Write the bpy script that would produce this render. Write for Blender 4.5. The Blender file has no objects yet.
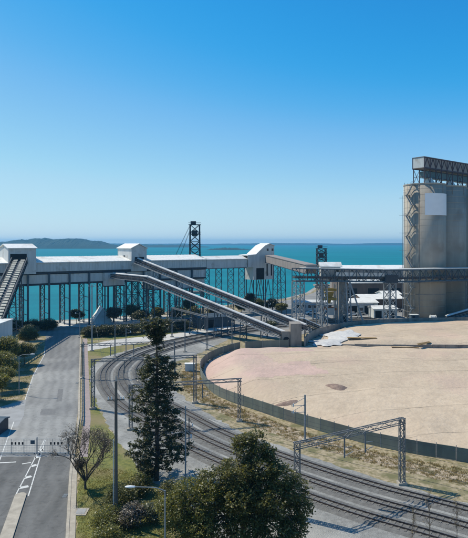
import bpy, math, random
import numpy as np
from mathutils import Vector, Matrix

random.seed(7)
RNG = np.random.default_rng(11)
R = math.radians
scn = bpy.context.scene
COL = scn.collection

# ------------------------------------------------------------------ camera
CAM_H, FPX, HZ, CX = 30.0, 560.0, 243.0, 234.0
cam_d = bpy.data.cameras.new('camera')
cam = bpy.data.objects.new('camera', cam_d)
COL.objects.link(cam)
cam.location = (0, 0, CAM_H)
cam.rotation_euler = (R(90), 0, 0)
cam_d.sensor_fit = 'HORIZONTAL'
cam_d.sensor_width = 36
cam_d.lens = 36 * FPX / 468
cam_d.shift_y = -26 / 468
cam_d.clip_start = 0.5
cam_d.clip_end = 60000
scn.camera = cam

# ------------------------------------------------------------------ sky and sun
SUN_EL = 52.0
SUN_AZ = math.degrees(math.atan2(-.88, .47))      # clockwise from +Y
world = bpy.data.worlds.new('World')
scn.world = world
world.use_nodes = True
wn = world.node_tree
wn.nodes.clear()
wo = wn.nodes.new('ShaderNodeOutputWorld')
wb = wn.nodes.new('ShaderNodeBackground')
ws = wn.nodes.new('ShaderNodeTexSky')
ws.sky_type = 'NISHITA'
ws.sun_disc = False
ws.sun_elevation = R(SUN_EL)
ws.sun_rotation = R(SUN_AZ)
ws.altitude = 0
ws.air_density = 0.9
ws.dust_density = 0.15
ws.ozone_density = 6.0
# one colour grade for the whole sky (the film's rendering of blue)
def _mul(v):
    n = wn.nodes.new('ShaderNodeMix')
    n.data_type = 'RGBA'
    n.blend_type = 'MULTIPLY'
    n.inputs[0].default_value = 1.0
    n.inputs[7].default_value = (v, v, v, 1)
    return n
w1, w2 = _mul(0.1), _mul(1 / 0.12)
wc = wn.nodes.new('ShaderNodeRGBCurve')
wc.mapping.extend = 'HORIZONTAL'
for ch, pts in enumerate((((0, 0), (.10, .022), (.133, .038), (.151, .07), (.201, .205), (.30, .37), (.354, .44), (.48, .52), (1, .8)),
                          ((0, 0), (.12, .15), (.236, .335), (.272, .39), (.349, .505), (.46, .64), (.527, .70), (1, .86)),
                          ((0, 0), (.25, .44), (.474, .78), (.605, .86), (.69, .88), (1, .95)))):
    c = wc.mapping.curves[ch]
    c.points[0].location = pts[0]
    c.points[1].location = pts[-1]
    for p in pts[1:-1]:
        c.points.new(*p)
wc.mapping.update()
wn.links.new(ws.outputs[0], w1.inputs[6])
wn.links.new(w1.outputs[2], wc.inputs['Color'])
wn.links.new(wc.outputs[0], w2.inputs[6])
wn.links.new(w2.outputs[2], wb.inputs['Color'])
wb.inputs['Strength'].default_value = 0.12
wn.links.new(wb.outputs[0], wo.inputs['Surface'])

sun_d = bpy.data.lights.new('sun', 'SUN')
sun_d.energy = 5.0
sun_d.angle = R(0.53)
sun_d.color = (1.0, 0.93, 0.79)
sun = bpy.data.objects.new('sun', sun_d)
COL.objects.link(sun)
sun.location = (-120, 60, 160)
_sd = Vector((math.sin(R(SUN_AZ)) * math.cos(R(SUN_EL)), math.cos(R(SUN_AZ)) * math.cos(R(SUN_EL)), math.sin(R(SUN_EL))))
sun.rotation_euler = (-_sd).to_track_quat('-Z', 'Y').to_euler()

scn.view_settings.view_transform = 'Standard'
scn.view_settings.look = 'None'
scn.view_settings.exposure = 0.0
scn.view_settings.gamma = 1.0
scn.view_settings.use_curve_mapping = False
scn.render.engine = 'CYCLES'
scn.render.resolution_x = 891
scn.render.resolution_y = 1024
scn.cycles.max_bounces = 6
scn.cycles.volume_bounces = 0
scn.cycles.transparent_max_bounces = 12

# ------------------------------------------------------------------ helpers
def G(x, y, z=0.0):
    """a spot of the surveyed plan: picture point -> place on the level z"""
    d = FPX * (CAM_H - z) / (y - HZ)
    return ((x - CX) * d / FPX, d, z)

def mat(name, c1, c2=None, scale=1.0, rough=0.8, bump=0.0, bscale=None, metal=0.0, stretch=(1, 1, 1), contrast=(0.35, 0.65),
        c3=None, scale3=0.1, c3range=(0.5, 0.7), detail=5.0, spec=0.3, rot=0.0, bdist=0.05):
    m = bpy.data.materials.new(name)
    m.use_nodes = True
    nt = m.node_tree
    b = nt.nodes['Principled BSDF']
    b.inputs['Roughness'].default_value = rough
    b.inputs['Metallic'].default_value = metal
    b.inputs['Specular IOR Level'].default_value = spec
    m.diffuse_color = (*c1, 1)
    if c2 is None:
        c2 = tuple(v * 0.8 for v in c1)
    tc = nt.nodes.new('ShaderNodeTexCoord')
    mp = nt.nodes.new('ShaderNodeMapping')
    mp.inputs['Scale'].default_value = stretch
    mp.inputs['Rotation'].default_value = (0, 0, rot)
    nt.links.new(tc.outputs['Object'], mp.inputs['Vector'])
    n = nt.nodes.new('ShaderNodeTexNoise')
    n.inputs['Scale'].default_value = scale
    n.inputs['Detail'].default_value = detail
    n.inputs['Roughness'].default_value = 0.6
    nt.links.new(mp.outputs[0], n.inputs['Vector'])
    r = nt.nodes.new('ShaderNodeValToRGB')
    r.color_ramp.elements[0].position = contrast[0]
    r.color_ramp.elements[1].position = contrast[1]
    r.color_ramp.elements[0].color = (*c1, 1)
    r.color_ramp.elements[1].color = (*c2, 1)
    nt.links.new(n.outputs['Fac'], r.inputs['Fac'])
    out = r.outputs['Color']
    if c3:
        n3 = nt.nodes.new('ShaderNodeTexNoise')
        n3.inputs['Scale'].default_value = scale3
        n3.inputs['Detail'].default_value = 6
        nt.links.new(tc.outputs['Object'], n3.inputs['Vector'])
        mr = nt.nodes.new('ShaderNodeMapRange')
        mr.inputs['From Min'].default_value = c3range[0]
        mr.inputs['From Max'].default_value = c3range[1]
        nt.links.new(n3.outputs['Fac'], mr.inputs['Value'])
        mx = nt.nodes.new('ShaderNodeMix')
        mx.data_type = 'RGBA'
        nt.links.new(mr.outputs[0], mx.inputs[0])
        nt.links.new(out, mx.inputs[6])
        mx.inputs[7].default_value = (*c3, 1)
        out = mx.outputs[2]
    nt.links.new(out, b.inputs['Base Color'])
    if bump:
        nb = nt.nodes.new('ShaderNodeTexNoise')
        nb.inputs['Scale'].default_value = bscale or scale * 4
        nb.inputs['Detail'].default_value = 6
        nt.links.new(mp.outputs[0], nb.inputs['Vector'])
        bp = nt.nodes.new('ShaderNodeBump')
        bp.inputs['Strength'].default_value = bump
        bp.inputs['Distance'].default_value = bdist
        nt.links.new(nb.outputs['Fac'], bp.inputs['Height'])
        nt.links.new(bp.outputs[0], b.inputs['Normal'])
    return m

def leafmat(name, dark, mid, light, trans=0.25):
    m = bpy.data.materials.new(name)
    m.use_nodes = True
    nt = m.node_tree
    nt.nodes.clear()
    o = nt.nodes.new('ShaderNodeOutputMaterial')
    a = nt.nodes.new('ShaderNodeAttribute')
    a.attribute_name = 'tone'
    r = nt.nodes.new('ShaderNodeValToRGB')
    r.color_ramp.elements[0].color = (*dark, 1)
    r.color_ramp.elements[1].color = (*light, 1)
    e = r.color_ramp.elements.new(0.5)
    e.color = (*mid, 1)
    nt.links.new(a.outputs['Fac'], r.inputs['Fac'])
    d = nt.nodes.new('ShaderNodeBsdfPrincipled')
    d.inputs['Roughness'].default_value = 0.42
    d.inputs['Specular IOR Level'].default_value = 0.5
    t = nt.nodes.new('ShaderNodeBsdfTranslucent')
    mx = nt.nodes.new('ShaderNodeMixShader')
    mx.inputs[0].default_value = trans
    nt.links.new(r.outputs[0], d.inputs['Base Color'])
    tm = nt.nodes.new('ShaderNodeMix')
    tm.data_type = 'RGBA'
    tm.blend_type = 'MULTIPLY'
    tm.inputs[0].default_value = 1
    tm.inputs[7].default_value = (1.9, 1.7, .9, 1)
    nt.links.new(r.outputs[0], tm.inputs[6])
    nt.links.new(tm.outputs[2], t.inputs['Color'])
    nt.links.new(d.outputs[0], mx.inputs[1])
    nt.links.new(t.outputs[0], mx.inputs[2])
    nt.links.new(mx.outputs[0], o.inputs['Surface'])
    m.diffuse_color = (*mid, 1)
    return m

def thing(name, label, cat, loc=(0, 0, 0), group=None):
    o = bpy.data.objects.new(name, None)
    o.empty_display_size = 0.5
    COL.objects.link(o)
    o.location = loc
    return tag(o, label, cat, group)

def tag(o, label, cat, group=None):
    o['label'] = label
    o['category'] = cat
    if group:
        o['group'] = group
    return o

def wloc(o):
    v = Vector((0, 0, 0))
    while o is not None:
        v += Vector(o.location)
        o = o.parent
    return v

def link_mesh(name, me, parent=None, loc=(0, 0, 0)):
    o = bpy.data.objects.new(name, me)
    COL.objects.link(o)
    o.location = loc
    if parent is not None:
        o.parent = parent
    return o

class MB:
    def __init__(s):
        s.v, s.f, s.xf = [], [], None
    def add(s, vs, fs):
        b = len(s.v)
        if s.xf:
            vs = [s.xf(*p) for p in vs]
        s.v += [tuple(p) for p in vs]
        s.f += [tuple(i + b for i in f) for f in fs]
        return s
    def box(s, x0, x1, y0, y1, z0, z1):
        return s.add([(x0, y0, z0), (x1, y0, z0), (x1, y1, z0), (x0, y1, z0), (x0, y0, z1), (x1, y0, z1), (x1, y1, z1), (x0, y1, z1)],
                     [(0, 3, 2, 1), (4, 5, 6, 7), (0, 1, 5, 4), (1, 2, 6, 5), (2, 3, 7, 6), (3, 0, 4, 7)])
    def beam(s, p, q, w, h=None, up=(0, 0, 1)):
        h = h or w
        p, q = Vector(p), Vector(q)
        d = (q - p)
        if d.length < 1e-6:
            return s
        d.normalize()
        u = Vector(up)
        if abs(d.dot(u)) > 0.98:
            u = Vector((1, 0.13, 0))
        a = d.cross(u).normalized()
        b = a.cross(d).normalized()
        a *= w / 2
        b *= h / 2
        vs = [p - a - b, p + a - b, p + a + b, p - a + b, q - a - b, q + a - b, q + a + b, q - a + b]
        return s.add(vs, [(0, 1, 2, 3), (7, 6, 5, 4), (0, 4, 5, 1), (1, 5, 6, 2), (2, 6, 7, 3), (3, 7, 4, 0)])
    def tube(s, p, q, r, r2=None, n=8, caps=True):
        r2 = r if r2 is None else r2
        p, q = Vector(p), Vector(q)
        d = (q - p).normalized()
        u = Vector((0, 0, 1)) if abs(d.z) < 0.95 else Vector((1, 0, 0))
        a = d.cross(u).normalized()
        b = d.cross(a).normalized()
        vs = []
        for c, rr in ((p, r), (q, r2)):
            for i in range(n):
                t = 2 * math.pi * i / n
                vs.append(c + a * (math.cos(t) * rr) + b * (math.sin(t) * rr))
        fs = [(i, (i + 1) % n, n + (i + 1) % n, n + i) for i in range(n)]
        if caps:
            fs += [tuple(range(n - 1, -1, -1)), tuple(range(n, 2 * n))]
        return s.add(vs, fs)
    def path(s, pts, r, n=6):
        for i in range(len(pts) - 1):
            ra = r[i] if isinstance(r, (list, tuple)) else r
            rb = r[i + 1] if isinstance(r, (list, tuple)) else r
            s.tube(pts[i], pts[i + 1], ra, rb, n)
        return s
    def prism(s, poly, z0, z1):
        n = len(poly)
        vs = [(x, y, z0) for x, y in poly] + [(x, y, z1) for x, y in poly]
        fs = [(i, (i + 1) % n, n + (i + 1) % n, n + i) for i in range(n)]
        return s.add(vs, fs + [tuple(range(n - 1, -1, -1)), tuple(range(n, 2 * n))])
    def extr(s, poly3, vec):
        n = len(poly3)
        vec = Vector(vec)
        vs = [Vector(p) for p in poly3] + [Vector(p) + vec for p in poly3]
        fs = [(i, (i + 1) % n, n + (i + 1) % n, n + i) for i in range(n)]
        return s.add(vs, fs + [tuple(range(n - 1, -1, -1)), tuple(range(n, 2 * n))])
    def lattice(s, b, t, n, pr, br, xbrace=True):
        """tower from 4 bottom corners to 4 top corners"""
        b = [Vector(p) for p in b]
        t = [Vector(p) for p in t]
        for i in range(len(b)):
            s.beam(b[i], t[i], pr)
        m = len(b)
        for k in range(n):
            f0, f1 = k / n, (k + 1) / n
            for i in range(m if m > 2 else 1):
                j = (i + 1) % m
                a0, a1 = b[i].lerp(t[i], f0), b[i].lerp(t[i], f1)
                c0, c1 = b[j].lerp(t[j], f0), b[j].lerp(t[j], f1)
                s.beam(a1, c1, br)
                if xbrace:
                    s.beam(a0, c1, br)
                    s.beam(c0, a1, br)
                elif k % 2:
                    s.beam(a0, c1, br)
                else:
                    s.beam(c0, a1, br)
        return s
    def build(s, name, m, parent=None, smooth=False, bevel=0):
        off = wloc(parent) if parent else Vector((0, 0, 0))
        me = bpy.data.meshes.new(name)
        me.from_pydata([(p[0] - off.x, p[1] - off.y, p[2] - off.z) for p in s.v], [], s.f)
        me.materials.append(m)
        if smooth:
            me.polygons.foreach_set('use_smooth', [True] * len(me.polygons))
        me.update()
        return link_mesh(name, me, parent)

def fixn(o):
    import bmesh
    bm = bmesh.new()
    bm.from_mesh(o.data)
    bmesh.ops.recalc_face_normals(bm, faces=bm.faces)
    bm.to_mesh(o.data)
    bm.free()
    return o

def copy_tree(o, parent=None):
    c = o.copy()
    COL.objects.link(c)
    if parent is not None:
        c.parent = parent
    for ch in list(o.children):
        copy_tree(ch, c)
    return c

def struct(o):
    o['kind'] = 'structure'
    return o

def catmull(pts, n=12):
    P = [Vector(p) for p in pts]
    P = [P[0] * 2 - P[1]] + P + [P[-1] * 2 - P[-2]]
    out = []
    for i in range(1, len(P) - 2):
        for k in range(n):
            t = k / n
            a, b, c, d = P[i - 1], P[i], P[i + 1], P[i + 2]
            out.append(0.5 * ((2 * b) + (c - a) * t + (2 * a - 5 * b + 4 * c - d) * t * t + (3 * b - a - 3 * c + d) * t ** 3))
    out.append(P[-2].copy())
    return out

def offset(pts, o):
    res = []
    for i, p in enumerate(pts):
        a = pts[max(0, i - 1)]
        b = pts[min(len(pts) - 1, i + 1)]
        d = (b - a)
        d.z = 0
        d.normalize()
        res.append(p + Vector((-d.y, d.x, 0)) * o)
    return res

def resample(pts, step):
    L = [0]
    for i in range(1, len(pts)):
        L.append(L[-1] + (pts[i] - pts[i - 1]).length)
    n = max(2, int(round(L[-1] / step)) + 1)
    out, j = [], 0
    for k in range(n):
        t = L[-1] * k / (n - 1)
        while j < len(L) - 2 and L[j + 1] < t:
            j += 1
        f = (t - L[j]) / max(1e-9, L[j + 1] - L[j])
        out.append(pts[j].lerp(pts[j + 1], min(1, f)))
    return out

def sheet(name, poly, z, m, kind='structure'):
    mb = MB()
    mb.add([(p[0], p[1], z) for p in poly], [tuple(range(len(poly)))])
    o = mb.build(name, m)
    import bmesh
    bm = bmesh.new()
    bm.from_mesh(o.data)
    bmesh.ops.triangulate(bm, faces=bm.faces)
    bmesh.ops.recalc_face_normals(bm, faces=bm.faces)
    for f in bm.faces:
        if f.normal.z < 0:
            f.normal_flip()
    bm.to_mesh(o.data)
    bm.free()
    if kind:
        o['kind'] = kind
    return o

def ragged(poly, step=1.2, amp=0.35, seed=1):
    rr = random.Random(seed)
    pts = [Vector((p[0], p[1], 0)) for p in poly]
    out = []
    for i in range(len(pts)):
        a, b = pts[i], pts[(i + 1) % len(pts)]
        n = max(1, int((b - a).length / step))
        for k in range(n):
            p = a.lerp(b, k / n)
            out.append((p.x + rr.uniform(-amp, amp), p.y + rr.uniform(-amp, amp)))
    return out

def strip(mb, left, right, z):
    n = len(left)
    vs = [(p[0], p[1], z) for p in left] + [(p[0], p[1], z) for p in right]
    mb.add(vs, [(i, i + 1, n + i + 1, n + i) for i in range(n - 1)])
    return mb

# ------------------------------------------------------------------ materials
M = {}
M['ground'] = mat('ground_earth', (.37, .30, .195), (.20, .17, .085), 1.6, .95, .8, 7.0, contrast=(.42, .60), detail=10.0, c3=(.15, .14, .065), scale3=.3, c3range=(.50, .62))
M['grass'] = mat('verge_grass', (.19, .185, .05), (.11, .125, .035), 1.8, .95, .9, 9.0, contrast=(.40, .60), detail=10.0, c3=(.22, .18, .09), scale3=.12, c3range=(.48, .66))
M['drygrass'] = mat('dry_grass', (.25, .20, .10), (.13, .125, .05), .8, .95, .6, 5.0, c3=(.33, .27, .19), scale3=.25, c3range=(.45, .6))
M['dirt'] = mat('pale_dirt', (.46, .38, .275), (.30, .235, .16), 1.8, .95, .9, 7.0, contrast=(.40, .60), detail=10.0, c3=(.12, .105, .05), scale3=.45, c3range=(.50, .62), bdist=.12)
M['asphalt'] = mat('asphalt', (.150, .150, .145), (.205, .202, .19), .45, .85, .3, 14.0, stretch=(1, .10, 1), rot=R(-15), c3=(.33, .325, .30), scale3=.03, c3range=(.44, .60))
def asphalt_detail(m):
    nt = m.node_tree
    b = nt.nodes['Principled BSDF']
    src = b.inputs['Base Color'].links[0].from_socket
    tc = nt.nodes.new('ShaderNodeTexCoord')
    sp = nt.nodes.new('ShaderNodeSeparateXYZ')
    nt.links.new(tc.outputs['Object'], sp.inputs[0])
    def math_(op, a, b_=None):
        n = nt.nodes.new('ShaderNodeMath')
        n.operation = op
        for i, v in enumerate((a, b_)):
            if v is None:
                continue
            if isinstance(v, (int, float)):
                n.inputs[i].default_value = v
            else:
                nt.links.new(v, n.inputs[i])
        return n.outputs[0]
    u = math_('ADD', sp.outputs[0], math_('MULTIPLY', sp.outputs[1], .27))
    n1 = nt.nodes.new('ShaderNodeTexNoise')
    n1.inputs['Scale'].default_value = .12
    n1.inputs['Detail'].default_value = 4
    nt.links.new(tc.outputs['Object'], n1.inputs['Vector'])
    wob = math_('MULTIPLY', n1.outputs['Fac'], 3.0)
    wave = math_('SINE', math_('MULTIPLY', math_('ADD', u, wob), 3.4))
    n2 = nt.nodes.new('ShaderNodeTexNoise')
    n2.inputs['Scale'].default_value = 1.7
    n2.inputs['Detail'].default_value = 8
    nt.links.new(tc.outputs['Object'], n2.inputs['Vector'])
    track = math_('MULTIPLY', math_('ADD', wave, 1.0), math_('MULTIPLY', n2.outputs['Fac'], .16))
    vo = nt.nodes.new('ShaderNodeTexVoronoi')
    vo.feature = 'DISTANCE_TO_EDGE'
    vo.inputs['Scale'].default_value = .22
    wv = nt.nodes.new('ShaderNodeMixRGB')
    wv.inputs[0].default_value = .06
    nt.links.new(tc.outputs['Object'], wv.inputs[1])
    n3 = nt.nodes.new('ShaderNodeTexNoise')
    n3.inputs['Scale'].default_value = .5
    n3.inputs['Detail'].default_value = 6
    nt.links.new(tc.outputs['Object'], n3.inputs['Vector'])
    sc = nt.nodes.new('ShaderNodeVectorMath')
    sc.operation = 'SCALE'
    sc.inputs[3].default_value = 60
    nt.links.new(n3.outputs['Color'], sc.inputs[0])
    nt.links.new(sc.outputs[0], wv.inputs[2])
    nt.links.new(wv.outputs[0], vo.inputs['Vector'])
    crack = math_('LESS_THAN', vo.outputs['Distance'], .012)
    crack = math_('MULTIPLY', crack, math_('GREATER_THAN', n1.outputs['Fac'], .47))
    dark = math_('ADD', track, math_('MULTIPLY', crack, .16))
    grain = math_('MULTIPLY', math_('SUBTRACT', n2.outputs['Fac'], .5), .35)
    fac = math_('SUBTRACT', 1.04, math_('ADD', dark, grain))
    mx = nt.nodes.new('ShaderNodeMix')
    mx.data_type = 'RGBA'
    mx.blend_type = 'MULTIPLY'
    mx.inputs[0].default_value = 1
    nt.links.new(src, mx.inputs[6])
    cmb = nt.nodes.new('ShaderNodeCombineColor')
    for i in range(3):
        nt.links.new(fac, cmb.inputs[i])
    nt.links.new(cmb.outputs[0], mx.inputs[7])
    nt.links.new(mx.outputs[2], b.inputs['Base Color'])
asphalt_detail(M['asphalt'])
M['patch'] = mat('asphalt_patch', (.145, .145, .14), (.19, .187, .178), 2.0, .9, .3, 14.0)
M['fence2'] = mat('faded_green_fence_mesh', (.21, .225, .185), (.16, .17, .145), .7, .9, .2, 3.0, stretch=(1, 1, .3), c3=(.15, .15, .13), scale3=.3, c3range=(.5, .7))
M['container'] = mat('rust_red_container', (.20, .075, .05), (.15, .06, .045), .8, .8)
M['containerblue'] = mat('blue_container', (.05, .10, .17), (.04, .08, .13), .8, .8)
M['driveway'] = mat('driveway_concrete', (.33, .33, .32), (.26, .26, .25), .4, .9, .2, 8.0)
M['concrete'] = mat('concrete', (.43, .385, .31), (.32, .285, .23), 1.2, .9, .25, 9.0)
M['oldconcrete'] = mat('weathered_concrete', (.31, .28, .24), (.21, .19, .165), .5, .9, .3, 5.0, stretch=(1, 1, .35), c3=(.15, .135, .12), scale3=.4, c3range=(.5, .7))
M['path'] = mat('footpath_paving', (.34, .27, .25), (.27, .23, .215), .8, .9, .2, 8.0)
M['paint'] = mat('road_paint', (.62, .62, .58), (.40, .40, .38), 1.6, .8, contrast=(.45, .75))
M['apron'] = mat('pale_apron', (.55, .53, .49), (.42, .41, .38), .12, .9, .2, 3.0)
M['yard'] = mat('yard_asphalt', (.19, .19, .18), (.27, .26, .24), .12, .9, .2, 3.0)
M['ballast'] = mat('ballast_stone', (.225, .22, .20), (.325, .32, .295), 1.6, .95, 1.0, 10.0, detail=10.0, c3=(.40, .39, .355), scale3=.1, c3range=(.48, .62), bdist=.15)
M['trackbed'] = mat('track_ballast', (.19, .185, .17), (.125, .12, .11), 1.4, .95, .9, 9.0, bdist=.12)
M['sleeper'] = mat('sleeper_concrete', (.175, .168, .15), (.13, .122, .11), 2.0, .9)
M['rail'] = mat('rail_steel', (.10, .07, .055), (.07, .05, .045), 3.0, .6, metal=.3)
M['railtop'] = mat('rail_running_band', (.30, .29, .28), (.24, .22, .2), 3.0, .4, metal=.7)
M['whiteroof'] = mat('white_painted_roof', (.76, .75, .70), (.66, .65, .61), .9, .65, .15, 3.0, c3=(.55, .53, .48), scale3=.25, c3range=(.54, .68))
M['clad'] = mat('pale_cladding', (.60, .61, .58), (.49, .50, .475), .9, .7, .3, 2.5, stretch=(1, 1, .12), c3=(.42, .395, .35), scale3=.35, c3range=(.56, .70))
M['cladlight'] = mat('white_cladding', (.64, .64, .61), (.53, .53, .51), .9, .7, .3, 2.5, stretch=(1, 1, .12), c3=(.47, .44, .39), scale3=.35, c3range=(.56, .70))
M['cladbrown'] = mat('weathered_brown_cladding', (.30, .265, .24), (.24, .21, .19), .6, .8, .1, 3.0, stretch=(1, 1, .3))
M['rustwall'] = mat('rust_brown_wall', (.17, .125, .10), (.10, .08, .07), .4, .9, .2, 2.0, stretch=(1, 1, .3))
M['darksteel'] = mat('dark_steel', (.045, .055, .065), (.03, .035, .045), 1.5, .6)
M['bluesteel'] = mat('blue_grey_steel', (.07, .10, .125), (.05, .075, .095), 1.2, .6)
M['greysteel'] = mat('galvanised_steel', (.30, .32, .33), (.22, .24, .25), 2.0, .55, metal=.2)
M['gantrysteel'] = mat('weathered_gantry_steel', (.20, .205, .205), (.14, .145, .145), 2.0, .65, metal=.1)
M['purplesteel'] = mat('dull_purple_steel', (.085, .055, .065), (.06, .045, .055), 2.0, .7)
M['brownbelt'] = mat('conveyor_belt_side', (.10, .085, .08), (.065, .06, .06), .8, .85)
M['belt'] = mat('belt_cover_sheet', (.52, .50, .42), (.34, .33, .28), .7, .85)
M['dark'] = mat('dark_opening', (.02, .022, .026), (.014, .015, .018), 1.0, .9)
M['glass'] = mat('window_glass', (.03, .04, .05), (.02, .03, .04), 1.0, .15, spec=.6)
M['silo'] = mat('silo_concrete', (.405, .365, .30), (.325, .29, .24), .35, .9, .2, 1.5, stretch=(1, 1, .10), c3=(.28, .235, .185), scale3=.12, c3range=(.5, .68))
M['panelwhite'] = mat('white_sign_panel', (.82, .83, .84), (.78, .79, .80), .4, .6)
M['timberpole'] = mat('timber_pole', (.145, .125, .105), (.095, .085, .075), 2.0, .9, .3, 5.0, stretch=(1, 1, .1))
M['tealsteel'] = mat('teal_painted_steel', (.13, .20, .215), (.10, .155, .17), 2.0, .6)
M['fence'] = mat('dark_green_fence_mesh', (.165, .185, .155), (.12, .135, .115), .7, .9, .2, 3.0, stretch=(1, 1, .3), c3=(.13, .135, .12), scale3=.3, c3range=(.5, .7))
M['bark'] = mat('tree_bark', (.11, .085, .065), (.06, .05, .04), 4.0, .95, .5, 12.0)
M['lampwhite'] = mat('lamp_housing', (.75, .76, .76), (.68, .69, .69), 2.0, .4)
M['carwhite'] = mat('white_car_paint', (.75, .75, .74), (.72, .72, .71), 1, .3, spec=.5)
M['carblue'] = mat('dark_blue_car_paint', (.03, .05, .10), (.025, .045, .09), 1, .3, spec=.5)
M['carsilver'] = mat('silver_car_paint', (.38, .39, .40), (.35, .36, .37), 1, .3, metal=.4, spec=.5)
M['carred'] = mat('red_car_paint', (.24, .03, .025), (.2, .025, .02), 1, .3, spec=.5)
M['tyre'] = mat('tyre_rubber', (.02, .02, .02), (.03, .03, .03), 3, .9)
M['yellow'] = mat('faded_yellow_paint', (.42, .30, .06), (.30, .21, .06), 1.5, .7)
M['orange'] = mat('faded_orange_paint', (.42, .16, .06), (.30, .12, .05), 1.5, .7)
M['wood'] = mat('timber_sheet', (.34, .23, .10), (.25, .165, .075), 2.0, .85, stretch=(1, 6, 1))
M['whitetarp'] = mat('white_tarpaulin', (.56, .55, .52), (.44, .43, .41), .8, .8, .7, 1.2, bdist=.3)
M['spoil'] = mat('brown_spoil', (.30, .215, .165), (.19, .13, .105), 1.4, .95, .6, 4.0, bdist=.15)
M['rock'] = mat('shore_rock', (.40, .38, .34), (.24, .225, .20), .5, .95, .8, 1.5, bdist=.5)
M['tank'] = mat('pale_tank_paint', (.60, .60, .57), (.48, .48, .45), 1, .6)

# tarpaulin over the stockpile: beige with pinkish areas and folds
def tarp_material(name, k, pink=0.0):
    c1, c2 = (.53 * k, .42 * k, .30 * k), (.455 * k, .355 * k, .25 * k)
    if pink:
        c1, c2 = (.54, .38, .31), (.46, .33, .265)
    return mat(name, c1, c2, .5, .92, .7, 1.3, c3=(.50 * k, .37 * k, .275 * k) if not pink else (.50, .40, .29), scale3=.06, c3range=(.52, .70), bdist=.22, detail=9.0)
M['tarp'] = tarp_material('stockpile_tarpaulin', 1.0)
M['tarp_pale'] = tarp_material('pale_tarpaulin', 1.05)
M['tarp_sand'] = tarp_material('sand_tarpaulin', .96)
M['tarp_pink'] = tarp_material('pink_tarpaulin', 1.0, 1.0)

def sea_material():
    m = bpy.data.materials.new('sea_water')
    m.use_nodes = True
    nt = m.node_tree
    b = nt.nodes['Principled BSDF']
    tc = nt.nodes.new('ShaderNodeTexCoord')
    mp = nt.nodes.new('ShaderNodeMapping')
    mp.inputs['Scale'].default_value = (.3, 1, 1)
    nt.links.new(tc.outputs['Object'], mp.inputs['Vector'])
    n = nt.nodes.new('ShaderNodeTexNoise')
    n.inputs['Scale'].default_value = .009
    n.inputs['Detail'].default_value = 10
    n.inputs['Roughness'].default_value = .7
    nt.links.new(mp.outputs[0], n.inputs['Vector'])
    r = nt.nodes.new('ShaderNodeValToRGB')
    r.color_ramp.elements[0].position = .35
    r.color_ramp.elements[1].position = .68
    r.color_ramp.elements[0].color = (.0, .135, .168, 1)
    r.color_ramp.elements[1].color = (.001, .205, .24, 1)
    nt.links.new(n.outputs['Fac'], r.inputs['Fac'])
    n2 = nt.nodes.new('ShaderNodeTexNoise')
    n2.inputs['Scale'].default_value = .35
    n2.inputs['Detail'].default_value = 6
    nt.links.new(tc.outputs['Object'], n2.inputs['Vector'])
    bp = nt.nodes.new('ShaderNodeBump')
    bp.inputs['Strength'].default_value = .6
    bp.inputs['Distance'].default_value = .5
    nt.links.new(n2.outputs['Fac'], bp.inputs['Height'])
    df = nt.nodes.new('ShaderNodeBsdfDiffuse')
    gl = nt.nodes.new('ShaderNodeBsdfGlossy')
    gl.inputs['Roughness'].default_value = .32
    mx = nt.nodes.new('ShaderNodeMixShader')
    mx.inputs[0].default_value = .10
    nt.links.new(r.outputs[0], df.inputs['Color'])
    nt.links.new(bp.outputs[0], df.inputs['Normal'])
    nt.links.new(bp.outputs[0], gl.inputs['Normal'])
    nt.links.new(df.outputs[0], mx.inputs[1])
    nt.links.new(gl.outputs[0], mx.inputs[2])
    nt.nodes.remove(b)
    nt.links.new(mx.outputs[0], nt.nodes['Material Output'].inputs['Surface'])
    m.diffuse_color = (0, .2, .25, 1)
    return m
M['sea'] = sea_material()
M['hill'] = mat('far_woodland', (.012, .035, .025), (.022, .045, .028), .02, .95)

L_PINE = leafmat('pine_needles', (.02, .027, .010), (.045, .053, .018), (.11, .11, .045), .3)
L_DEEP = leafmat('glossy_dark_leaves', (.035, .042, .010), (.10, .104, .025), (.23, .21, .075), .4)
L_OLIVE = leafmat('olive_leaves', (.075, .08, .02), (.145, .148, .035), (.24, .23, .07), .45)
L_GREY = leafmat('grey_green_leaves', (.05, .06, .03), (.09, .10, .05), (.14, .145, .08), .2)
L_MAUVE = leafmat('dry_mauve_leaves', (.07, .06, .045), (.115, .095, .07), (.16, .135, .10), .2)
L_SPARSE = leafmat('sparse_russet_leaves', (.06, .05, .038), (.11, .09, .07), (.17, .14, .11), .3)
L_GRASS = leafmat('grass_blades', (.11, .12, .035), (.17, .165, .05), (.27, .22, .10), .3)
L_WEED = leafmat('weed_blades', (.15, .13, .05), (.26, .205, .10), (.36, .28, .16), .3)

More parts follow.
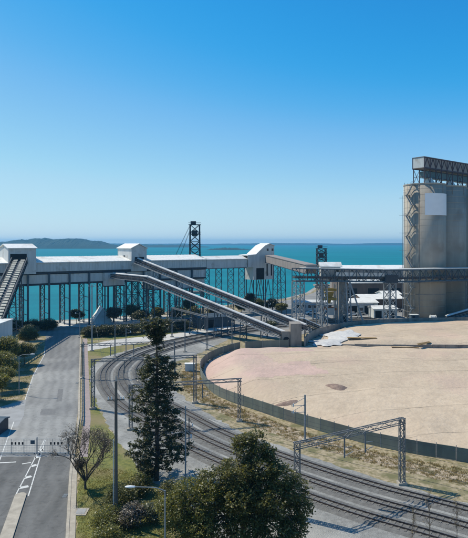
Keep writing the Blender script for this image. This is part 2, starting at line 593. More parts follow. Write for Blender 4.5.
# ------------------------------------------------------------------ foliage
def leaf_mesh(name, centres, sizes, tones, m, aspect=.5, up=.75, rng=RNG):
    """one mesh of many four-cornered leaves"""
    n = len(centres)
    c = np.asarray(centres, dtype=np.float64)
    nrm = rng.normal(size=(n, 3))
    nrm[:, 2] = np.abs(nrm[:, 2]) + up
    nrm /= np.linalg.norm(nrm, axis=1)[:, None]
    t = rng.normal(size=(n, 3))
    t -= nrm * np.sum(t * nrm, axis=1)[:, None]
    t /= np.linalg.norm(t, axis=1)[:, None]
    b = np.cross(nrm, t)
    s = np.asarray(sizes)[:, None]
    q = np.stack([c - t * s * .5, c + b * s * aspect * .5, c + t * s * .5, c - b * s * aspect * .5], axis=1).reshape(-1, 3)
    me = bpy.data.meshes.new(name)
    me.vertices.add(4 * n)
    me.loops.add(4 * n)
    me.polygons.add(n)
    me.vertices.foreach_set('co', q.ravel())
    me.loops.foreach_set('vertex_index', np.arange(4 * n, dtype=np.int32))
    me.polygons.foreach_set('loop_start', np.arange(0, 4 * n, 4, dtype=np.int32))
    me.polygons.foreach_set('loop_total', np.full(n, 4, dtype=np.int32))
    me.update()
    a = me.attributes.new('tone', 'FLOAT', 'FACE')
    a.data.foreach_set('value', np.clip(np.asarray(tones, dtype=np.float32), 0, 1))
    me.materials.append(m)
    me.validate()
    return me

def crown_points(lobes, clumps, per, leaf, csize, rng, inner=.45):
    w = np.array([l[3] * l[4] + l[4] * l[5] + l[3] * l[5] for l in lobes])
    idx = rng.choice(len(lobes), size=clumps, p=w / w.sum())
    L = np.array(lobes)[idx]
    d = rng.normal(size=(clumps, 3))
    d /= np.linalg.norm(d, axis=1)[:, None]
    rad = inner + (1 - inner) * rng.random(clumps) ** .5
    rad *= 1 + rng.normal(size=clumps) * .09
    cc = L[:, :3] + d * L[:, 3:6] * rad[:, None]
    tone = rng.random(clumps)
    pts = np.repeat(cc, per, axis=0) + rng.normal(size=(clumps * per, 3)) * csize * np.array([1, 1, .6])
    tn = np.repeat(tone, per) * .6 + rng.random(clumps * per) * .4
    sz = leaf * (.6 + .8 * rng.random(clumps * per))
    return pts, sz, tn, cc

def trunk_mb(base, top, r0, r1, bends=5, wob=.15, seed=0, n=8):
    rr = random.Random(seed)
    b, t = Vector(base), Vector(top)
    pts, rs = [], []
    for i in range(bends + 1):
        f = i / bends
        p = b.lerp(t, f)
        if 0 < i < bends:
            p += Vector((rr.uniform(-wob, wob), rr.uniform(-wob, wob), 0))
        pts.append(p)
        rs.append(r0 + (r1 - r0) * f)
    mb = MB()
    mb.path(pts, rs, n)
    return mb, pts

def tree(name, label, cat, base, lobes, clumps, per, leaf, m, csize=.35, r0=.2, group=None, seed=0, inner=.45, parts=('trunk', 'crown'), limbs=10):
    rng = np.random.default_rng(seed + 100)
    t = thing(name, label, cat, base, group)
    B = Vector(base)
    top = max(lobes, key=lambda l: l[2])
    cz = np.mean([l[2] for l in lobes])
    mb, pts = trunk_mb(B + Vector((0, 0, -.15)), B + Vector((np.mean([l[0] for l in lobes]) * .6, np.mean([l[1] for l in lobes]) * .6, cz)), r0, r0 * .5, 4, r0 * .6, seed)
    P, S, T, cc = crown_points([(l[0] + B.x, l[1] + B.y, l[2] + B.z, l[3], l[4], l[5]) for l in lobes], clumps, per, leaf, csize, rng, inner)
    for i in range(limbs):
        c = Vector(cc[int(rng.integers(len(cc)))])
        s = pts[2 + int(rng.integers(3))]
        mid = s.lerp(c, .5) + Vector((0, 0, .12 * (c - s).length))
        mb.path([s, mid, c], [r0 * .42, r0 * .26, r0 * .08], 5)
    mb.build(parts[0], M['bark'], t, smooth=True)
    me = leaf_mesh(parts[1], P - np.array(B), S, T, m, rng=rng)
    link_mesh(parts[1], me, t)
    return t

# ================================================================== THE SETTING
# land, shore and sea
SHORE = [(-400, 205), (-150, 206), (-95, 208), (-60, 221), (-38, 236), (-12, 262), (10, 286), (28, 305), (44, 340), (60, 400), (110, 455), (200, 480), (330, 500), (520, 520)]
def build_ground():
    mb = MB()
    near = [(x, -220, 0) for x, y in SHORE]
    edge = [(x, y, 0) for x, y in SHORE]
    toe = [(x - 4, y + 9, -4.5) for x, y in SHORE]
    n = len(SHORE)
    mb.add(near + edge + toe, [(i, i + 1, n + i + 1, n + i) for i in range(n - 1)])
    g = struct(mb.build('ground', M['ground']))
    mb = MB()
    mb.add([(x, y, .006) for x, y in offset2(SHORE, -2.5)] + [(x, y, 0.004) for x, y in SHORE] + [(x - 4, y + 9, -4.48) for x, y in SHORE],
           [(i, i + 1, n + i + 1, n + i) for i in range(n - 1)] + [(n + i, n + i + 1, 2 * n + i + 1, 2 * n + i) for i in range(n - 1)])
    struct(mb.build('shore_bank', M['rock']))
def offset2(pl, o):
    v = offset([Vector((x, y, 0)) for x, y in pl], o)
    return [(p.x, p.y) for p in v]
build_ground()

mb = MB()
mb.add([(-16000, 150, -3), (16000, 150, -3), (16000, 24000, -3), (-16000, 24000, -3)], [(0, 1, 2, 3)])
struct(mb.build('sea', M['sea']))

def hill(name, x0, x1, d, depth, hfun, seed, nx=260, ny=14):
    rr = np.random.default_rng(seed)
    ph = rr.random(12) * 6.28
    vs, fs = [], []
    for j in range(ny + 1):
        v = j / ny
        for i in range(nx + 1):
            u = i / nx
            x = x0 + (x1 - x0) * u
            prof = math.sin(math.pi * v) ** .7
            edge = min(1, u / .06, (1 - u) / .06)
            h = hfun(u) * prof
            h += prof * edge * (sum(math.sin(u * (25 + 17 * k) + ph[k]) * 2.2 / (1 + .35 * k) for k in range(6)) + rr.normal() * 1.3) * (.25 + hfun(u) / 60)
            vs.append((x, d + depth * (v - .2), -3.5 + max(0, h + 1) * 1))
    w = nx + 1
    for j in range(ny):
        for i in range(nx):
            fs.append((j * w + i, j * w + i + 1, (j + 1) * w + i + 1, (j + 1) * w + i))
    mb = MB()
    mb.add(vs, fs)
    return struct(mb.build(name, M['hill'], smooth=False))
def lerp_table(tab):
    def f(u):
        for (a, b), (c, d) in zip(tab, tab[1:]):
            if u <= c:
                return b + (d - b) * (u - a) / max(1e-6, c - a)
        return tab[-1][1]
    return f
hill('hills', -1900, -690, 3300, 500, lerp_table([(0, 40), (.35, 38), (.5, 50), (.62, 60), (.75, 58), (.88, 44), (.95, 24), (1, 2)]), 3)
hill('distant_hills', -1100, -200, 4300, 500, lerp_table([(0, 10), (.3, 26), (.55, 17), (.8, 20), (1, 2)]), 4)
hill('island', -128, 85, 2650, 120, lerp_table([(0, 1), (.2, 7), (.45, 10), (.7, 8), (.85, 3), (1, 1)]), 5, 60, 8)
hill('far_coast', -4500, 4500, 7800, 700, lerp_table([(0, 30), (.3, 26), (.46, 20), (.56, 34), (.68, 22), (.8, 36), (1, 30)]), 6, 160, 6)

# road
def road_r(d):
    return -26.5 - .27 * (d - 95) - .9 * min(1, max(0, (95 - d) / 22))
asph = [(road_r(d), d) for d in (30, 60, 80, 100, 130, 160, 185, 200)] + [(-66, 200), (-66, 187), (-60.5, 180), (-56, 166), (-51, 150), (-45.7, 127), (-40, 107), (-44, 100), (-60, 97), (-60, 30)]
sheet('road', asph, .008, M['asphalt'])
M['asphalt2'] = mat('dark_asphalt', (.105, .105, .10), (.145, .143, .135), .6, .88, .3, 14.0, stretch=(1, .12, 1), rot=R(-15), c3=(.17, .168, .158), scale3=.12, c3range=(.5, .66))
asphalt_detail(M['asphalt2'])
sheet('road', ragged([(road_r(78.6), 78.6), (road_r(55), 55), (road_r(31), 31), (-59, 31), (-59, 78.6)], 1.5, .0, 3), .0105, M['asphalt2'])
sheet('driveway', [(-39.9, 107.5), (-36.6, 97.5), (-35.2, 91), (-60, 86), (-60, 97), (-44, 100.5)], .014, M['driveway'])
sheet('apron', [(-110, 200.5), (-66, 200.5), (-48, 200.5), (-30, 216), (-20, 232), (-36, 232), (-60, 217), (-95, 205), (-110, 204)], .012, M['apron'])

kr = [Vector((road_r(d) + .16, d, 0)) for d in np.linspace(35, 178, 60)]
mb = MB()
for a, b in zip(kr, kr[1:]):
    mb.beam(a + Vector((0, 0, .05)), b + Vector((0, 0, .05)), .32, .22)
struct(mb.build('kerb', M['concrete']))
mb = MB()
strip(mb, [(road_r(d) + .322, d) for d in np.linspace(35, 78, 20)], [(road_r(d) + .98, d) for d in np.linspace(35, 78, 20)], .10)
struct(mb.build('kerb_strip', M['concrete']))
mb = MB()
strip(mb, [(road_r(d) + 1.0, d) for d in np.linspace(78.5, 176, 30)], [(road_r(d) + 2.2, d) for d in np.linspace(78.5, 176, 30)], .02)
struct(mb.build('footpath', M['path']))

# concrete median with a rounded nose
def island_pts():
    a, b = Vector((-25.3, 66.4, 0)), Vector((-20.9, 47.0, 0))
    d = (b - a).normalized()
    s = Vector((-d.y, d.x, 0)) * .66
    pts = [b + s, b - s]
    for k in range(9):
        t = math.pi * k / 8
        pts.append(a - s * math.cos(t) - d * (.66 * math.sin(t)))
    return [(p.x, p.y) for p in pts]
ip = island_pts()
mb = MB()
mb.prism(ip, -.05, .15)
struct(fixn(mb.build('traffic_island', M['concrete'])))
cx0, cy0 = np.mean([p[0] for p in ip]), np.mean([p[1] for p in ip])
mb = MB()
mb.prism([(-24.9 + .0 + (p[0] + 24.9) * .72 + (0), 60 + (p[1] - 60) * .965) for p in ip], .1, .162)

# painted marks
def mark(name, pts, w, z=.016):
    mb = MB()
    p = [Vector((q[0], q[1], 0)) for q in pts]
    strip(mb, offset(p, w / 2), offset(p, -w / 2), z)
    return struct(mb.build(name, M['paint']))
mark('edge_line', [(-33.0 + .12 - .275 * (d - 79.2) * 1.0, d) for d in np.linspace(60, 94, 20)], .14)
mark('edge_line', [(-40, 107.2), (-45.5, 127), (-50.8, 150), (-55, 163)], .14)
mark('island_line', [G(45, 439)[:2], G(15.2, 496)[:2]], .14)
mark('island_line', [G(45.4, 440)[:2], G(28.3, 496)[:2]], .14)
for (x0, x1, y) in ((40, 42.5, 450), (35.3, 39, 457), (31, 36.5, 465.5), (24.5, 31.5, 477), (19.5, 28.5, 487)):
    a, b = G(x0, y + 1.0), G(x1, y - .8)
    mark('chevron_bar', [a[:2], b[:2]], .62)
mark('stop_line', [G(-12, 463.5)[:2], G(16, 462)[:2]], .3)
mark('stop_line', [G(22, 464)[:2], G(31, 462.5)[:2]], .25)
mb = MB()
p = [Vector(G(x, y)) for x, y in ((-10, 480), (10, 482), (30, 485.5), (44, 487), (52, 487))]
strip(mb, offset(p, .05), offset(p, -.05), .018)  # thin overhead cast shadow painted on the asphalt as a dark strip
struct(mb.build('shadow_strip', M['trackbed']))

for i, (x, y, w, l) in enumerate(((48, 412, 2.6, 3.2), (60, 395, 1.0, 9.0))):
    cx_, cy_, _ = G(x, y)
    pl = [(cx_ + a * w / 2 - .27 * b * l / 2, cy_ + b * l / 2) for a, b in ((-1, -1), (1, -1), (1, 1), (-1, 1))]
    sheet('road_patch', ragged(pl, .5, .06, 40 + i), .0125, M['patch'])
# verges, ballast, service ground
def gp(l):
    return [G(x, y)[:2] for x, y in l]
sheet('verge', ragged([(road_r(d) + 2.25, d) for d in (170, 150, 130, 110, 90)] + [(road_r(78) + 1.0, 78), (road_r(60) + 1.0, 60), (road_r(35) + 1.0, 35), (-4, 35), (-4, 62)] + gp([(155, 485), (128, 456), (108, 425), (97, 405), (93, 385), (92, 366), (108, 357), (135, 348), (150, 344)]) + [(-31, 172)], 1.5, .3, 2), .004, M['grass'])
sheet('left_verge', ragged([(-40.6, 107.6), (-46.3, 127), (-51.4, 150), (-56.4, 166), (-61, 181), (-100, 181), (-100, 101.5), (-44.5, 101.2)], 1.5, .25, 4), .005, M['drygrass'])
sheet('far_verge', ragged(gp([(88, 341), (150, 336.5), (178, 333), (178, 328), (92, 331), (80, 334)]), 1.5, .4, 5), .006, M['grass'])
sheet('service_road', ragged(gp([(82, 352), (120, 345.5), (150, 342), (185, 338), (215, 333), (250, 326), (250, 322), (210, 328), (180, 333), (120, 339), (84, 345)]), 2, .3, 6), .010, M['apron'])
BAL = gp([(262, 327), (235, 336), (205, 351), (176, 362), (168, 372), (172, 385), (184, 398), (203, 411), (240, 432), (300, 453), (380, 480), (468, 504), (560, 520), (560, 640), (300, 620), (215, 545), (170, 500), (140, 467), (117, 440), (101, 412), (92, 392), (90, 368), (104, 357), (135, 348), (180, 339.5), (230, 330), (258, 323)])
sheet('ballast', ragged(BAL, 1.0, .35, 7), .015, M['ballast'])
sheet('dirt_strip', ragged(gp([(198, 356), (186, 366), (180, 376), (184, 390), (205, 405), (245, 424), (300, 443), (380, 466), (468, 487), (600, 512), (600, 500), (468, 474), (390, 458), (300, 432), (245, 410), (212, 395), (202, 378), (205, 364)]), 1.0, .5, 8), .012, M['dirt'])
sheet('yard', [(2, 186), (12, 176), (20, 181), (30, 193), (40, 201), (57, 208), (80, 211), (140, 211), (160, 330), (100, 400), (62, 380), (47, 335), (32, 300), (6, 262), (-3, 210)], .011, M['yard'])

# railway tracks
TRK = [(52, 42), (38, 53.5), (26.2, 62.7), (17.8, 68.6), (9, 76.4), (-.4, 86.6), (-8.1, 98.0), (-15.6, 110), (-21, 124), (-22.8, 137), (-20.4, 152), (-11.5, 169), (1.3, 184.6), (18, 200), (36, 210.5), (57, 217)]
TC = catmull([(x, y, 0) for x, y in TRK], 10)
track_labels = ['railway track nearest the fenced stockpile, curving round the loop', 'middle railway track of the three round the loop', 'railway track of the loop lying nearest the road']
for k, off in enumerate((0, 3.9, 7.8)):
    line = resample(offset(TC, off), 1.0)
    o0 = line[0]
    t = thing('railway_track', track_labels[k], 'railway track', (o0.x, o0.y, 0), 'tracks of the railway loop')
    mb = MB()
    a, b = offset(line, 1.25), offset(line, -1.25)
    a2, b2 = offset(line, 1.7), offset(line, -1.7)
    n = len(line)
    vs = [(p.x, p.y, .012) for p in a2] + [(p.x, p.y, .17) for p in a] + [(p.x, p.y, .17) for p in b] + [(p.x, p.y, .012) for p in b2]
    mb.add(vs, [(j * n + i, j * n + i + 1, (j + 1) * n + i + 1, (j + 1) * n + i) for j in range(3) for i in range(n - 1)])
    mb.build('track_bed', M['trackbed'], t)
    sl = resample(line, .75)
    mb = MB()
    for i in range(len(sl) - 1):
        d = (sl[i + 1] - sl[i]).normalized()
        s = Vector((-d.y, d.x, 0))
        mb.beam(sl[i] - s * 1.02 + Vector((0, 0, .14)), sl[i] + s * 1.02 + Vector((0, 0, .14)), .24, .14)
    so = mb.build('sleepers', M['sleeper'], t)
    so['kind'] = 'stuff'
    for sgn in (1, -1):
        rl = offset(line, .535 * sgn)
        mb = MB()
        for p, q in zip(rl, rl[1:]):
            mb.beam(p + Vector((0, 0, .275)), q + Vector((0, 0, .275)), .09, .15)
        ro = mb.build('rail', M['rail'], t)
        mb = MB()
        for p, q in zip(rl, rl[1:]):
            mb.beam(p + Vector((0, 0, .355)), q + Vector((0, 0, .355)), .05, .012)
        mb.build('running_band', M['railtop'], ro)

# ================================================================== STOCKPILE
FEN = [(34, 75.5), (21.5, 82.3), (10.9, 92.3), (4.3, 100), (-1.0, 106.5), (-4.8, 113.5), (-7.2, 124), (-7.9, 134), (-6.4, 143.6), (-2.6, 152.7), (1.7, 158.5)]
FEN = [(75, 62), (52, 68)] + FEN
FC = resample(catmull([(x, y, 0) for x, y in FEN], 8), 2.6)
fen = thing('mesh_fence', 'dark green sheeted fence curving round the front of the beige stockpile', 'fence', (FC[0].x, FC[0].y, 0))
def panel_run(root, pts, h, m, postm, name='fence_panel', th=.06, lean=0):
    for i in range(len(pts) - 1):
        a, b = pts[i], pts[i + 1]
        d = (b - a).normalized()
        mb = MB()
        dz = Vector((0, 0, random.uniform(-.04, .04)))
        mb.beam(a + d * .06 + Vector((0, 0, h / 2)) + dz, b - d * .06 + Vector((0, 0, h / 2)) + dz, th, h - .1)
        mb.build(name, m if random.random() < .62 or m is not M['fence'] else M['fence2'], root)
    for p in pts:
        mb = MB()
        mb.tube(p + Vector((0, 0, -.2)), p + Vector((0, 0, h + .18)), .05, n=6)
        mb.build('post', postm, root)
panel_run(fen, FC, 2.0, M['fence'], M['greysteel'])
F2 = resample([Vector((3.2, 157.2, 0)), Vector((9.5, 159.5, 0)), Vector((15.6, 160.5, 0))], 2.6)
f2 = thing('mesh_fence', 'short straight dark fence beside the concrete transfer block behind the stockpile', 'fence', (F2[0].x, F2[0].y, 0))
panel_run(f2, F2, 2.3, M['fence'], M['greysteel'])
RW = [(20.5, 162.5), (25, 177), (33, 188.5), (42, 196.5), (58, 203.5), (80, 207), (120, 207)]
RWC = resample(catmull([(x, y, 0) for x, y in RW], 8), 4.0)
rw = thing('retaining_wall', 'weathered concrete retaining wall along the back of the stockpile', 'wall', (RWC[0].x, RWC[0].y, 0))
for i in range(len(RWC) - 1):
    a, b = RWC[i], RWC[i + 1]
    d = (b - a).normalized()
    mb = MB()
    h = 2.6 + random.uniform(-.06, .06)
    mb.beam(a + d * .03 + Vector((0, 0, h / 2 - .1)), b - d * .03 + Vector((0, 0, h / 2 - .1)), .35, h)
    mb.build('wall_panel', M['oldconcrete'], rw)

def in_poly(x, y, poly):
    c = False
    j = len(poly) - 1
    for i in range(len(poly)):
        xi, yi = poly[i]
        xj, yj = poly[j]
        if (yi > y) != (yj > y) and x < (xj - xi) * (y - yi) / (yj - yi) + xi:
            c = not c
        j = i
    return c
def seg_dist(X, Y, pts):
    D = np.full(X.shape, 1e9)
    for (ax, ay), (bx, by) in zip(pts, pts[1:]):
        vx, vy = bx - ax, by - ay
        t = np.clip(((X - ax) * vx + (Y - ay) * vy) / (vx * vx + vy * vy), 0, 1)
        D = np.minimum(D, np.hypot(X - ax - t * vx, Y - ay - t * vy))
    return D
PILE_EDGE = [(p.x, p.y) for p in FC] + [(3.4, 156.4), (15, 159.5), (20.5, 161.8)] + [(p.x, p.y) for p in RWC]
PILE_POLY = PILE_EDGE + [(125, 207), (125, 60), (75, 60)]
def sstep(a, b, v):
    t = np.clip((v - a) / (b - a), 0, 1)
    return t * t * (3 - 2 * t)
def pile_height(X, Y):
    D = seg_dist(X, Y, PILE_EDGE)
    rim = sstep(.5, 9, D)
    ridge = 139 + 2.0 * np.sin(X * .07) - .02 * X
    front = sstep(70, 1, ridge - Y) * (Y <= ridge) + (Y > ridge) * sstep(13, .6, Y - ridge)
    zA = 3.3 * front ** .8
    zB = 1.5 * sstep(157.5, 163, Y + .085 * (X - 60)) * sstep(24, 42, X) + .2
    z = (zA * .94 + .25) * rim
    z = np.maximum(z, zB * sstep(.3, 3, D))
    rs = np.random.default_rng(2)
    for k in range(26):
        a = rs.random() * 6.28
        f = .15 + rs.random() * .7
        z = z + np.sin(X * math.cos(a) * f + Y * math.sin(a) * f + rs.random() * 6) * .045 / (f + .3) * rim * .55
    return np.maximum(z, .03)
def build_pile():
    st = .9
    xs = np.arange(-9, 125, st)
    ys = np.arange(60, 209, st)
    X, Y = np.meshgrid(xs, ys)
    Z = pile_height(X, Y)
    inside = np.array([[in_poly(x, y, PILE_POLY) for x in xs] for y in ys])
    D = seg_dist(X, Y, PILE_EDGE)
    ok = inside & (D > .15)
    ids = -np.ones(X.shape, int)
    vs, fs = [], []
    for j in range(X.shape[0]):
        for i in range(X.shape[1]):
            if ok[j, i]:
                ids[j, i] = len(vs)
                vs.append((X[j, i], Y[j, i], Z[j, i]))
    for j in range(X.shape[0] - 1):
        for i in range(X.shape[1] - 1):
            q = (ids[j, i], ids[j, i + 1], ids[j + 1, i + 1], ids[j + 1, i])
            if min(q) >= 0:
                fs.append(q)
    t = thing('stockpile', 'broad beige and pink tarpaulin covered stockpile inside the curved fence', 'stockpile', (40, 120, 0))
    V = np.array(vs)
    tilt = lambda x, y: y - .10 * x + 1.2 * math.sin(x * .11 + y * .02)
    bands = {}
    for f in fs:
        c = V[list(f)].mean(0)
        k = int(math.floor((tilt(c[0], c[1]) - 40) / 10.5))
        kx = int(math.floor((c[0] + .35 * c[1] + 7 * (k % 3)) / 34))
        bands.setdefault((k, kx), []).append(f)
    pieces = []
    for key, ff in sorted(bands.items()):
        par = {}
        def find(i):
            while par.setdefault(i, i) != i:
                par[i] = par[par[i]]
                i = par[i]
            return i
        for f in ff:
            for i in f[1:]:
                par[find(i)] = find(f[0])
        comp = {}
        for f in ff:
            comp.setdefault(find(f[0]), []).append(f)
        pieces += [(key, c_) for c_ in comp.values()]
    for n_, ((k, kx), ff) in enumerate(pieces):
        used = sorted({i for f in ff for i in f})
        mp_ = {i: j for j, i in enumerate(used)}
        mb = MB()
        dz = .008 * ((k + kx) % 3)
        mb.add([(V[i][0], V[i][1], V[i][2] + dz) for i in used], [tuple(mp_[i] for i in f) for f in ff])
        c = V[used].mean(0)
        m_ = 'tarp_pink' if c[0] < 9 and c[1] > 100 else ('tarp', 'tarp_pale', 'tarp', 'tarp_sand')[(k * 3 + kx * 5) % 4]
        mb.build('cover_sheet', M[m_], t, smooth=True)
    # flat taped seams
    sm = MB()
    rr = random.Random(9)
    for k in range(2, 16):
        prev = None
        x = -8.0
        while x < 118:
            y = 40 + 10.5 * k + .10 * x - 1.2 * math.sin(x * .11 + .9)
            if in_poly(x, y, PILE_POLY) and float(seg_dist(np.array([x]), np.array([y]), PILE_EDGE)[0]) > 1.5:
                p = Vector((x, y + rr.uniform(-.1, .1), pz(x, y) + .06))
                if prev is not None:
                    sm.beam(prev - Vector((0, 0, .06)), p - Vector((0, 0, .06)), .14, .05)
                prev = p
            else:
                prev = None
            x += 1.3
    o = sm.build('seam', M['tarp_sand'], t)
    o['kind'] = 'stuff'
    floor = sheet('stockpile_floor', [p for p in PILE_POLY], .007, M['dirt'])
def pz(x, y):
    return float(pile_height(np.array([[x]]), np.array([[y]]))[0, 0])
build_pile()

def spoil(label, px, py, z, rx, ry, h):
    x, y, _ = G(px, py, z)
    n = 22
    vs, fs = [], []
    rr = random.Random(int(px * 7))
    ph = [rr.uniform(0, 6.28) for _ in range(4)]
    rings = 7
    for k in range(rings):
        f = k / (rings - 1)
        for i in range(n):
            t = 2 * math.pi * i / n
            w = 1 + .18 * math.sin(2 * t + ph[0]) + .12 * math.sin(3 * t + ph[1]) + .08 * math.sin(5 * t + ph[2])
            xx, yy = x + rx * w * (1 - f) * math.cos(t), y + ry * w * (1 - f) * math.sin(t)
            vs.append((xx, yy, pz(xx, yy) - .05 + h * (1 - (1 - f) ** 2) + rr.uniform(-.02, .02)))
    for k in range(rings - 1):
        for i in range(n):
            fs.append((k * n + i, k * n + (i + 1) % n, (k + 1) * n + (i + 1) % n, (k + 1) * n + i))
    mb = MB()
    mb.add(vs, fs)
    o = mb.build('spoil_heap', M['spoil'], smooth=True)
    return tag(o, label, 'spoil heap', 'low spoil heaps on the stockpile')
spoil('low brown spoil heap on the front slope of the stockpile, right of the lone mast', 337, 391, 1.5, 2.0, 1.7, .55)
spoil('small brown spoil patch at the foot of the stockpile, left of the lone mast', 287, 403, 1.0, 2.0, 1.0, .4)

def plank(label, px, py, L, W, ang, z0):
    x, y, _ = G(px, py, z0)
    t = thing('timber_board', label, 'timber board', (x, y, pz(x, y)), 'timber boards on the stockpile')
    c, s = math.cos(ang), math.sin(ang)
    for k in range(3):
        mb = MB()
        o = (k - 1) * W / 3
        a = Vector((x - c * L / 2 - s * o, y - s * L / 2 + c * o, 0))
        b = Vector((x + c * L / 2 - s * o, y + s * L / 2 + c * o, 0))
        zz = max(pz(a.x, a.y), pz(b.x, b.y), pz(x, y)) + .12
        mb.beam(a + Vector((0, 0, zz)), b + Vector((0, 0, zz)), W / 3 - .05, .14)
        mb.build('plank', M['wood'], t)
    return t
plank('wide timber board lying beside the white tarpaulin in the hollow', 362, 341, 8.5, 1.9, R(-6), 1.0)
plank('thin timber board lying aslant right of the white tarpaulin', 424, 344.5, 6.0, .9, R(38), 1.0)
plank('thin timber board lying level right of the white tarpaulin', 405, 345.5, 7.5, .8, R(-4), 1.0)

def white_tarp(label, cx_, cy_, rx, ry, h, seed):
    rr = np.random.default_rng(seed)
    n, m_ = 26, 16
    vs, fs = [], []
    for j in range(m_ + 1):
        for i in range(n + 1):
            u, v = i / n * 2 - 1, j / m_ * 2 - 1
            ed = 1 + .12 * math.sin(7 * u + 3 * v) + .1 * math.sin(5 * v - 4 * u)
            x, y = cx_ + u * rx * ed, cy_ + v * ry * ed
            z = pz(x, y) + .14 + h * max(0, 1 - u * u) * max(0, 1 - v * v) + .10 * abs(math.sin(6 * u + 4 * v)) + rr.random() * .05
            vs.append((x, y, z))
    w = n + 1
    for j in range(m_):
        for i in range(n):
            fs.append((j * w + i, j * w + i + 1, (j + 1) * w + i + 1, (j + 1) * w + i))
    mb = MB()
    mb.add(vs, fs)
    return tag(mb.build('white_tarpaulin', M['whitetarp'], smooth=True), label, 'tarpaulin', 'white tarpaulins in the hollow')
white_tarp('crumpled white tarpaulin in the hollow by the retaining wall', 33.5, 174, 5.0, 8.0, .7, 1)
white_tarp('crumpled white tarpaulin nearest the concrete transfer block', 27.5, 166, 4.6, 5.0, .5, 2)
# low shaded wall that holds the rear heap
lw = thing('low_wall', 'low dark wall holding the rear heap behind the stockpile ridge', 'wall', (60, 158, 0))
LWP = resample(catmull([(31, 161.5, 0), (44, 160.2, 0), (60, 159.0, 0), (85, 157.0, 0), (118, 154, 0)], 8), 3.6)
for i in range(len(LWP) - 1):
    a, b = LWP[i], LWP[i + 1]
    d = (b - a).normalized()
    h = 1.0 + .7 * i / len(LWP) + random.uniform(-.07, .07)
    mb = MB()
    mb.beam(a + d * .04 + Vector((0, 0, h / 2 - .1)), b - d * .04 + Vector((0, 0, h / 2 - .1)), .3, h)
    mb.build('wall_panel', M['oldconcrete'], lw)

# ================================================================== MAIN GALLERY GRID
E = Vector((.8211, .5708, 0))
N = Vector((.5708, -.8211, 0))
L0 = Vector((-69, 195, 0))
def W(s, t, z):
    p = L0 + E * s - N * t
    return (p.x, p.y, z)
def gmb():
    mb = MB()
    mb.xf = W
    return mb
def gbox(name, m, root, s0, s1, t0, t1, z0, z1):
    mb = gmb()
    mb.box(s0, s1, t0, t1, z0, z1)
    return fixn(mb.build(name, m, root))

def gable_e(mb, s0, s1, t0, t1, ze, zr, tr, th=.25, ov=.3):
    """roof with its ridge along the gallery at depth tr"""
    mb.extr([(s0 - ov, t0 - ov, ze), (s0 - ov, tr, zr), (s0 - ov, t1 + ov, ze), (s0 - ov, t1 + ov, ze + th), (s0 - ov, tr, zr + th), (s0 - ov, t0 - ov, ze + th)], (s1 - s0 + 2 * ov, 0, 0))

def extr_xf(mb, poly, vec):
    n = len(poly)
    vs = [tuple(p) for p in poly] + [tuple(a + b for a, b in zip(p, vec)) for p in poly]
    fs = [(i, (i + 1) % n, n + (i + 1) % n, n + i) for i in range(n)]
    return mb.add(vs, fs + [tuple(range(n - 1, -1, -1)), tuple(range(n, 2 * n))])

gal = thing('conveyor_gallery', 'long white roofed conveyor gallery raised on tall braced steel legs before the sea', 'conveyor gallery', W(10, 5, 0))
S0, S1, GW = -32.0, 70.0, 12.0
bents = [-2.7 + 7.3 * k for k in range(-4, 10)]
def ribs(root, m, s0, s1, step, t, z0, z1, name='ribs'):
    mb = gmb()
    n = int((s1 - s0) / step)
    for k in range(n + 1):
        a = s0 + .4 + step * k
        if a < s1 - .3:
            mb.box(a - .05, a + .05, t - .06, t, z0, z1)
    o = fixn(mb.build(name, m, root))
    o['kind'] = 'stuff'
ribs(gal, M['clad'], S0, -9.4, 1.1, 0, 19.95, 22.9)
ribs(gal, M['clad'], .2, 35.6, 1.1, 0, 19.95, 22.9)
ribs(gal, M['clad'], 42.4, S1, 1.1, 0, 19.95, 22.9)
ribs(gal, M['clad'], S0, 24.0, 1.1, .55, 15.85, 18.85)
ribs(gal, M['clad'], 33, S1, 1.1, .55, 15.85, 18.85)
mb = gmb()
for k in range(66):
    a = S0 + .6 + 1.55 * k
    if (-9.8 < a < .6) or (35.2 < a < 42.8) or a > S1 - .2:
        continue
    extr_t = [(a - .05, -.34, 23.2), (a + .05, -.34, 23.2), (a + .05, 9.0, 25.0), (a - .05, 9.0, 25.0)]
    mb.add(extr_t + [(x_, y_, z_ + .09) for x_, y_, z_ in extr_t], [(0, 1, 5, 4), (1, 2, 6, 5), (2, 3, 7, 6), (3, 0, 4, 7), (4, 5, 6, 7)])
o = fixn(mb.build('roof_seams', M['whiteroof'], gal))
o['kind'] = 'stuff'
# upper wall in bays
edges = [S0] + [b for b in bents if S0 + 2 < b < S1 - 2] + [S1]
for a, b in zip(edges, edges[1:]):
    gbox('wall_panel', M['clad'], gal, a + .02, b - .02, 0, .2, 19.9, 23.0)
    gbox('lower_panel', M['clad'], gal, a + .12, b - .12, .55, .75, 15.8, 18.9)
gbox('rear_wall', M['clad'], gal, S0, S1, GW - .2, GW, 15.8, 23.0)
gbox('end_wall', M['clad'], gal, S1 - .2, S1 - .01, .21, GW - .21, 15.8, 23.6)
gbox('floor', M['bluesteel'], gal, S0, S1, .8, GW - .25, 19.2, 19.6)
gbox('lower_floor', M['bluesteel'], gal, S0, S1, .8, GW - .25, 15.3, 15.7)
gbox('top_beam', M['darksteel'], gal, S0, S1, .1, .5, 19.15, 19.85)
gbox('bottom_beam', M['darksteel'], gal, S0, S1, .35, .78, 15.1, 15.75)
mb = gmb()
extr_xf(mb, [(S0, -.35, 22.95), (S0, 9.0, 24.75), (S0, GW + .3, 23.2), (S0, GW + .3, 23.4), (S0, 9.0, 25.0), (S0, -.35, 23.2)], (S1 - S0, 0, 0))
fixn(mb.build('roof', M['whiteroof'], gal))
